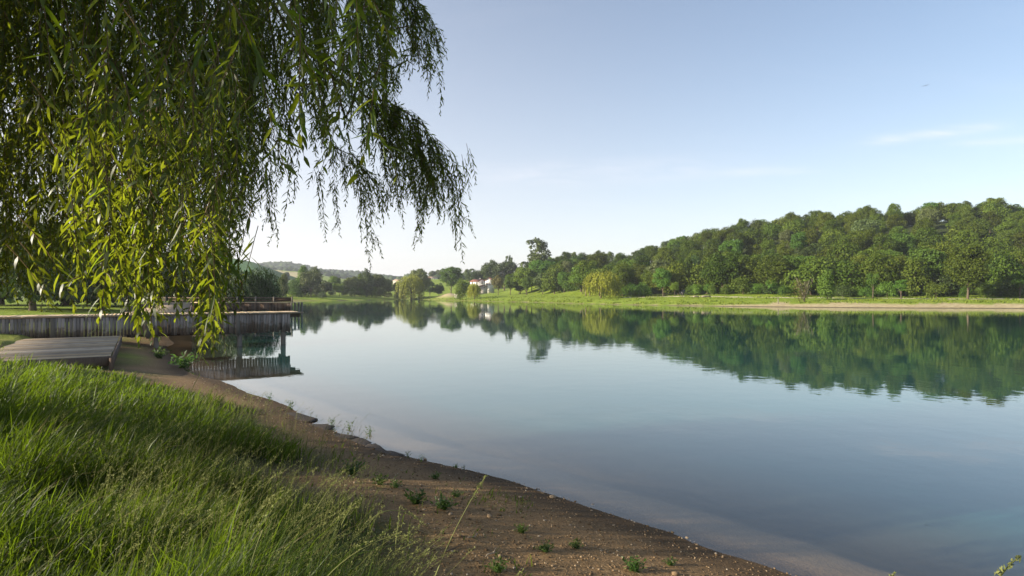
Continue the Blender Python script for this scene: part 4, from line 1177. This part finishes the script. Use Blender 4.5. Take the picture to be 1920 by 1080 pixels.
# ------------------------------------------------------------------ tall grass on the bank
r = np.random.default_rng(41)
def grass_pts(n, px0, px1, r0, r1):
    d = r0 * (r1 / r0) ** r.random(n); px = r.uniform(px0, px1, n)
    x = (px - HX) / F * d
    return x, d
def blades(x, y, z, h, w, lean, segs=4):
    n = len(x)
    base = np.stack([x, y, z], 1)
    a = r.uniform(0, 6.28, n)
    wd = np.stack([np.cos(a), np.sin(a), 0 * a], 1)                       # blade width direction
    la = r.normal(size=n) * 1.0
    ld = np.stack([np.cos(la) * .9, np.sin(la) * .9 + .1, 0 * la], 1)
    u = np.linspace(0, 1, segs + 1)
    P_ = base[:, None] + np.array([0, 0, 1.]) * (h[:, None] * (u - .35 * lean[:, None] * u ** 3))[..., None] + ld[:, None] * (h * lean)[:, None, None] * (u ** 2)[None, :, None]
    ww = w[:, None] * np.array([.7, 1., .85, .55, 0.][:segs + 1] if segs == 4 else np.linspace(1, 0, segs + 1))
    Lp = P_ - wd[:, None] * ww[..., None] / 2; Rp = P_ + wd[:, None] * ww[..., None] / 2
    V_ = np.concatenate([np.stack([Lp[:, :-1], Rp[:, :-1]], 2).reshape(n, -1, 3), P_[:, -1:]], 1)
    nv = 2 * segs + 1
    qs = np.array([(2 * k, 2 * k + 1, 2 * k + 3, 2 * k + 2) for k in range(segs - 1)])
    tr_ = np.array([(2 * segs - 2, 2 * segs - 1, 2 * segs)])
    o = np.arange(n)[:, None, None] * nv
    return V_.reshape(-1, 3), (o + qs[None]).reshape(-1, 4), (o + tr_[None]).reshape(-1, 3)
x, y = grass_pts(120000, -160, 1000, 1.15, 19)
sd = lake_sd(x, y)
ed = np.interp(y, [0, 4, 6, 7, 8, 10, 12, 14, 20], [3.6, 3.5, 3.0, 2.5, 1.35, .95, 1.3, 2.0, 2.2]) + vnoise(x * .8, y * .8) * .9 + vnoise(x * 2.1, y * 2.1) * .5
pr = sstep(0, .5, sd - ed) + np.where(sd > .55, .03 + .30 * sstep(.12, .34, vnoise(x * 1.1 + 50, y * 1.1)), 0)
rel = np.stack([x - PLAT_C[0], y - PLAT_C[1]], 1); pu, pv = rel @ JU, rel @ JV
onp = (pu > -2.6) & (pu < .15) & (pv > -.15)
thin = np.where((y > 14.5) & (x < -6), .25, 1.)
gap_ = sstep(-.28, .02, vnoise(x * 2.6 + 11, y * 2.6) + .5 * vnoise(x * .9, y * .9 + 30))
k = (r.random(len(x)) < pr * thin * (.12 + .88 * gap_)) & ~onp
x, y, sd, ed = x[k], y[k], sd[k], ed[k]
clump = .62 + 1.05 * np.clip(vnoise(x * 1.5 + 3, y * 1.5) + .25, 0, 1)
h = (.24 + .52 * r.random(len(x)) ** 1.2) * clump * np.interp(sd - ed, [-.6, 0, .8, 2], [.22, .42, .95, 1.0]) * np.interp(y, [0, 7, 11, 15], [1, 1, .62, .4])
h *= np.interp(np.hypot(x, y), [1, 2.2], [.55, 1])
w = (.0042 + .0085 * r.random(len(x)) ** 1.6) * np.interp(np.hypot(x, y), [1, 5, 15], [.8, 1.2, 2.4])
V1, Q1, T1 = blades(x, y, ground(x, y) - .02, h, w, r.uniform(.15, .95, len(x)))
g = obj('tall_grass', mesh('tall_grass', V1, [Q1, T1], M['grass'], True))
tag(g, 'tall green grass leaning over the bank', 'grass', kind='stuff')
kd = r.permutation(len(x))[:len(x) // 11]
V1, Q1, T1 = blades(x[kd] + .01, y[kd], ground(x[kd], y[kd]) - .02, h[kd] * r.uniform(.6, 1.15, len(kd)), w[kd] * .75, r.uniform(.3, 1.2, len(kd)))
M['dead'] = leafmat('dead_grass', (.11, .085, .04), (.34, .28, .14), (.30, .25, .11), .3, .7, .15, 0, 0)
tag(obj('dry_grass', mesh('dry_grass', V1, [Q1, T1], M['dead'], True)), 'dead straw coloured blades mixed through the green grass', 'grass', kind='stuff')
print('blades', len(x))
# seeded stems among the grass
x, y = grass_pts(6500, -120, 760, 1.6, 12)
sd = lake_sd(x, y); ed = np.interp(y, [0, 4, 6, 7, 8, 10, 12, 14, 20], [3.4, 3.3, 2.9, 2.3, 1.15, .8, 1.15, 1.9, 2.1]) + vnoise(x * .8, y * .8) * .9
k = (sd - ed > 0) & (r.random(len(x)) < np.where(sd - ed < 1.4, .6, .025))
x, y = x[k], y[k]; z = ground(x, y)
VV, FF, n = [], [], 0
HV, HF, hn = [], [], 0
def stalk(p, h, ld, rad=.0012, head=.13, hw=.006, n_sp=14):
    u = np.linspace(0, 1, 6)[:, None]
    P_ = p + np.array([0, 0, h]) * (u - .2 * u ** 3) + ld * h * u ** 2.2
    v, f = tube(P_, np.linspace(rad, rad * .5, 6), 3)
    tdir = unit(P_[-1] - P_[-2])
    s = r.random(n_sp); pts_ = P_[-1] - tdir * head * (1 - s)[:, None] + r.normal(size=(n_sp, 3)) * hw
    hv, hf = cards(pts_, r.normal(size=(n_sp, 3)), r.uniform(.010, .018, n_sp), r.uniform(.003, .006, n_sp), r, tdir + r.normal(size=(n_sp, 3)) * .35)
    return v, f, hv, hf, P_
for k_ in range(len(x)):
    la = r.normal() * .8; ln = r.uniform(.1, .55)
    sc = np.interp(y[k_], [2, 8, 12], [1, 1.5, 2])
    v, f, hv, hf, _p = stalk(np.array([x[k_], y[k_], z[k_]]), r.uniform(.45, .85) * np.interp(y[k_], [0, 8, 12], [.95, .95, .6]), np.array([math.cos(la), math.sin(la), 0]) * ln, .0011 * sc, r.uniform(.07, .15), .005 * sc)
    VV.append(v); FF.append(f + n); n += len(v); HV.append(hv); HF.append(hf + hn); hn += len(hv)
o = obj('grass_stems', mesh('grass_stems', np.concatenate(VV + HV), np.concatenate(FF + [f + n for f in HF]), M['straw'], True))
tag(o, 'seeded grass stems standing above the green blades', 'grass', kind='stuff')
print('stems', len(x))
# single stalks that stand clear
def one_stalk(label, base, tip, d, nod, head=.16, thick=.0022, dry=True):
    p0 = at(base[0], base[1], d); p1 = at(tip[0], tip[1], d * 1.04)
    e = thing('grass_stalk', label, 'grass stalk', tuple(p0))
    u = np.linspace(0, 1, 9)[:, None]; mid_ = (p0 + p1) / 2 + np.array([-(p1 - p0)[0] * .12, 0, nod])
    P_ = p0 * (1 - u) ** 2 + mid_ * 2 * u * (1 - u) + p1 * u * u - p0
    v, f = tube(P_, np.linspace(thick, thick * .5, 9), 5)
    obj('stem', mesh('stem', v, f, M['straw'], True), e)
    td = unit(P_[-1] - P_[-2]); n_ = 46
    s = r.random(n_); c_ = P_[-1] - td * head * (1 - s)[:, None] + r.normal(size=(n_, 3)) * .0035
    hv, hf = cards(c_, r.normal(size=(n_, 3)), r.uniform(.010, .018, n_), r.uniform(.003, .006, n_), r, td + r.normal(size=(n_, 3)) * .3)
    obj('seed_head', mesh('seed_head', hv, hf, M['straw']), e)
one_stalk('long bare straw stalk slanting across the gravel, tip near the water', (812, 1090), (911, 892), 2.3, .01, .10)
one_stalk('arching straw stalk with a drooping head over the gravel', (700, 970), (800, 985), 2.6, .10, .16)
one_stalk('upright yellow seed head standing on the gravel edge', (742, 1020), (750, 950), 2.8, 0, .15)
one_stalk('pale stalk with a plump seed head bent over the dark grass', (610, 1085), (752, 1000), 2.0, .04, .17)
one_stalk('reddish thin stalk leaning out of the grass towards the gravel', (590, 960), (648, 880), 2.7, .01, .12)
one_stalk('feathery seed head leaning over the shaded grass', (470, 1060), (532, 925), 2.0, .05, .14)
one_stalk('tall seeded stalk at the waterline end of the grass', (335, 790), (375, 700), 8.0, .02, .32, .005)
one_stalk('straw stalk hooked over above the weeds on the bank', (640, 985), (676, 935), 2.4, .02, .14)
one_stalk('seed head poking up at the lower edge of the gravel', (950, 1100), (982, 1068), 2.6, 0, .10)
one_stalk('thick tan seed head alone before the dark water', (1860, 1110), (1914, 1042), 1.5, .01, .11, .003)
one_stalk('slim seed head tip alone before the water', (1660, 1110), (1678, 1074), 1.9, .0, .08, .0016)

# ------------------------------------------------------------------ weeds, stones and sticks on the gravel
def on_bank(px, py):
    """where the line of sight through (px,py) meets the ground"""
    lo, hi = 1.0, 60.0
    ds = np.linspace(1.5, 40, 1200); g_ = ground((px - HX) / F * ds, ds); s_ = CZ + (HY - py) / F * ds
    k = np.argmax(s_ < g_); d = ds[k]
    return (px - HX) / F * d, d, float(g_[k])
def weed_mesh(seed, n, spread, height, ll):
    q = np.random.default_rng(seed); P_, N_, E_ = [], [], []
    for _ in range(n):
        a = q.uniform(0, 6.28); ln = height * q.uniform(.5, 1.1); ti = q.uniform(.1, .9)
        for u in np.linspace(.15, 1, 6):
            P_.append([math.cos(a) * ti * spread * u + q.normal() * .01, math.sin(a) * ti * spread * u + q.normal() * .01, ln * u * (1 - .25 * u * ti)])
            N_.append(q.normal(size=3) + [0, 0, .8]); E_.append([math.cos(a) + q.normal() * .6, math.sin(a) + q.normal() * .6, .6])
    P_, N_, E_ = map(np.array, (P_, N_, E_))
    L_ = ll * q.uniform(.6, 1.3, len(P_))
    return mesh('leaf_cluster', *cards(P_, N_, L_, L_ * .35, q, E_), M['weed'])
wmesh = [weed_mesh(s, 30, .16, .15, .05) for s in (1, 2, 3)] + [weed_mesh(s, 14, .10, .20, .035) for s in (4, 5)]
def weed(px, py, s, v, label):
    x_, y_, z_ = on_bank(px, py); s *= .8 * random.uniform(.8, 1.15)
    e = thing('weed_clump', label, 'weed', (x_, y_, z_ - .01), random.uniform(0, 6), None, (s, s, s))
    obj('leaf_cluster', wmesh[v], e)
    obj('root_stem', MB().tube([(0, 0, -.03), (.004, 0, .05), (0, .004, .1)], [.006, .004, .002], 5).mesh('root_stem', M['weed'], True), e)
for a in ((1190, 1072, 1.0, 0, 'bright bushy weed at the lower edge of the gravel'), (1022, 1035, .9, 1, 'round green weed in the middle of the gravel below the stone'),
          (1080, 1028, .8, 2, 'dull weed beside the round one on the gravel'), (978, 1000, .7, 0, 'small weed on open gravel above the round one'),
          (780, 945, 1.3, 1, 'dark weed clump where the grass meets the gravel'), (832, 955, 1.2, 2, 'second dark weed clump beside the grass edge'),
          (712, 908, 1.2, 0, 'weed clump next to the tall grass at the bend of the bank'), (660, 890, 1.9, 1, 'large dark weed clump against the tall grass'),
          (817, 898, .9, 2, 'weed with a long blade beside it near the lit gravel'), (742, 915, .9, 0, 'small weed between grass and lit gravel'),
          (856, 932, .6, 1, 'tiny weed on the shaded gravel'), (935, 1072, .8, 2, 'weed beside the dry twigs'),
          (710, 862, .6, 3, 'sparse little weed on the sunlit gravel'), (790, 866, 1.0, 3, 'leggy weed standing at the waterline'), (765, 858, .9, 4, 'thin weed at the tip of the dark ledge'),
          (855, 877, .5, 0, 'pair of bright leaves at the waterline'), (870, 880, .5, 3, 'pale weed at the waterline by the lit gravel'), (692, 818, 1.3, 4, 'upright weed on the ledge'),
          (622, 800, 1.6, 3, 'bushy weed at the top of the ledge'), (655, 808, 1.3, 4, 'thin weeds on the dark ledge'), (345, 690, 4.0, 1, 'bright green weed patch beside the platform'),
          (505, 752, 1.8, 4, 'weed tuft at the shaded waterline'), (545, 768, 2.0, 3, 'leggy weed by the water above the tall grass'), (1258, 1062, .6, 2, 'faint weed at the foot of the gravel slope'), (300, 672, 3.0, 2, 'low weeds on the mud before the jetty')):
    weed(*a)

# fine gravel
r = np.random.default_rng(51)
import bmesh as _b
bmx = _b.new(); _b.ops.create_icosphere(bmx, subdivisions=1, radius=1)
PV = np.array([v.co[:] for v in bmx.verts]); PFc = np.array([[v.index for v in f.verts] for f in bmx.faces]); bmx.free()
n = 26000
d = 3.2 * (17 / 3.2) ** r.random(n); px = r.uniform(360, 1650, n); x = (px - HX) / F * d
sd = lake_sd(x, d)
k = (sd > -.06) & (sd < 3.3 + vnoise(x, d) * 1.) & (r.random(n) < .35 + .9 * (vnoise(x * 1.7, d * 1.7) + .4))
x, d = x[k][:6500], d[k][:6500]; n = len(x)
z = ground(x, d)
s = .0035 + .009 * r.random(n) ** 3 + .0006 * d + .022 * (r.random(n) > .985) * r.random(n)
V = PV[None] * s[:, None, None] * r.uniform(.6, 1.25, (n, 1, 3)) * (1 + .25 * r.normal(size=(n, len(PV), 1)) * .5)
V[:, :, 2] *= .7
V = V + np.stack([x, d, z + s * .2], 1)[:, None]
t = NT('gravel')
isl = t.n('ShaderNodeNewGeometry').outputs['Random Per Island']
M['gravel'] = t.end(t.bsdf(t.ramp(isl, (0, (.075, .048, .026)), (.55, (.17, .112, .062)), (.92, (.27, .20, .13)), (1, (.38, .32, .25))), .9, .2))
tag(obj('gravel', mesh('gravel', V.reshape(-1, 3), (np.arange(n)[:, None, None] * len(PV) + PFc[None]).reshape(-1, 3), M['gravel'])), 'fine gravel scattered over the earth bank', 'gravel', kind='stuff')

# washed up straw, dead leaves and bits of bark
n = 5200
d = 3.2 * (15 / 3.2) ** r.random(n); px = r.uniform(300, 1600, n); x = (px - HX) / F * d
sd = lake_sd(x, d)
drift = np.exp(-((sd - .75 - .5 * vnoise(x * .7, d * .7)) / .16) ** 2) + 1.1 * sstep(.08, .32, vnoise(x * 1.9 + 21, d * 1.9)) * (sd > .3) + .5 * np.exp(-((sd - 2.6) / .5) ** 2)
k = (sd > .05) & (sd < 3.4) & (r.random(n) < drift * .8)
x, d = x[k], d[k]; n = len(x)
a = r.uniform(0, 6.28, n); Ll = (.012 + .07 * r.random(n) ** 2.5) * (1 + .05 * d)
Vl, Fl = cards(np.stack([x, d, ground(x, d) + .006 + .01 * r.random(n)], 1), np.array([0, 0, 1.]) + r.normal(size=(n, 3)) * .35, Ll, np.minimum(Ll * .3, .004 + .004 * r.random(n)) * (1 + .06 * d), r, np.stack([np.cos(a), np.sin(a), r.normal(size=n) * .12], 1))
M['litter'] = leafmat('dry_litter', (.06, .042, .024), (.34, .27, .16), (.2, .16, .08), .15, .8, .1, 0, 0, 1.)
tag(obj('dry_litter', mesh('dry_litter', Vl, Fl, M['litter'])), 'washed up straw and dry leaf litter on the bank', 'litter', kind='stuff')

# dark ledge of flat rocks at the waterline
def flat_rock(seed, sx, sy, sz):
    q = np.random.default_rng(seed); n_ = 11
    a = np.sort(q.uniform(0, 6.28, n_)); rr = q.uniform(.6, 1.2, n_)
    V_ = []
    for z_, k_ in ((-.6, 1.05), (.3, 1.0), (1., .86)):
        V_.append(np.stack([np.cos(a) * rr * k_ * sx, np.sin(a) * rr * k_ * sy, z_ * sz + q.normal(size=n_) * sz * .18], 1))
    V_.append(np.array([[0, 0, sz * 1.05]])); V_ = np.concatenate(V_)
    f4 = [(l * n_ + i_, l * n_ + (i_ + 1) % n_, (l + 1) * n_ + (i_ + 1) % n_, (l + 1) * n_ + i_) for l in (0, 1) for i_ in range(n_)]
    f3 = [(2 * n_ + i_, 2 * n_ + (i_ + 1) % n_, 3 * n_) for i_ in range(n_)]
    return mesh('flat_rock', V_, [np.array(f4), np.array(f3)], M['ledge'])
for k_, (px, py, sx, sy, sz, lab) in enumerate(((752, 851, .30, .11, .018, 'flat dark rock at the tip of the ledge by the water'), (720, 840, .34, .15, .022, 'flat dark rock, second from the tip of the ledge'),
        (690, 829, .36, .17, .022, 'broken dark slab in the middle of the ledge'), (655, 818, .40, .18, .022, 'long dark slab of the ledge below the thin weeds'), (618, 801, .45, .2, .022, 'dark slab at the grass end of the ledge'), (575, 782, .5, .22, .022, 'dark slab hidden behind the seeded grass at the waterline'))):
    x_, y_, z_ = on_bank(px, py)
    x_, y_ = x_ - .13, y_ - .13; z_ = gz(x_, y_) - .012
    tag(obj('flat_rock', flat_rock(100 + k_, sx * 1.15, sy * 1.2, sz), None, (x_, y_, z_), (0, 0, 2.35 + random.uniform(-.2, .2))), lab, 'rock', 'flat rocks of the dark ledge')
for k_, (px, py, s, lab) in enumerate(((1036, 934, .035, 'tan stone sitting on the waterline'), (700, 853, .022, 'pale stone on the sunlit gravel'), (1288, 1010, .016, 'small yellow stone near the water'), (1112, 948, .02, 'grey pebble on the gravel slope'), (845, 965, .02, 'whitish stone between the weed clumps'))):
    x_, y_, z_ = on_bank(px, py)
    q = np.random.default_rng(k_); V_ = IV * (1 + q.normal(size=(len(IV), 1)) * .07) * np.array([1.3, 1, .75]) * s
    tag(obj('stone', mesh('stone', V_, IF, M['stone'], True), None, (x_, y_, z_ + s * .3), (0, 0, k_)), lab, 'stone')
for k_, (p0, p1, lab) in enumerate((((838, 1040), (868, 1024), 'dark dry twig near the arching straw stalk'), ((878, 1012), (895, 1006), 'short broken twig on the gravel'), ((876, 973), (905, 982), 'thin pale twig lying on the gravel'), ((910, 1048), (930, 1040), 'little bleached stick by the lower weed'))):
    a, b = np.array(on_bank(*p0)), np.array(on_bank(*p1))
    c_ = (a + b) / 2
    q = np.random.default_rng(60 + k_); u = np.linspace(0, 1, 6)[:, None]
    P_ = (a - c_) * (1 - u) + (b - c_) * u + q.normal(size=(6, 3)) * .006 + np.array([0, 0, .010])
    m_ = MB().tube(P_, np.linspace(.006, .003, 6), 6).tube([P_[3], P_[3] + q.normal(size=3) * .02 + (b - a) * .2, P_[3] + (b - a) * .35 + np.array([0, 0, .02])], [.003, .002, .001], 5)
    tag(obj('twig', m_.mesh('twig', M['bark_pale' if k_ % 2 else 'bark'], True), None, tuple(c_)), lab, 'twig')
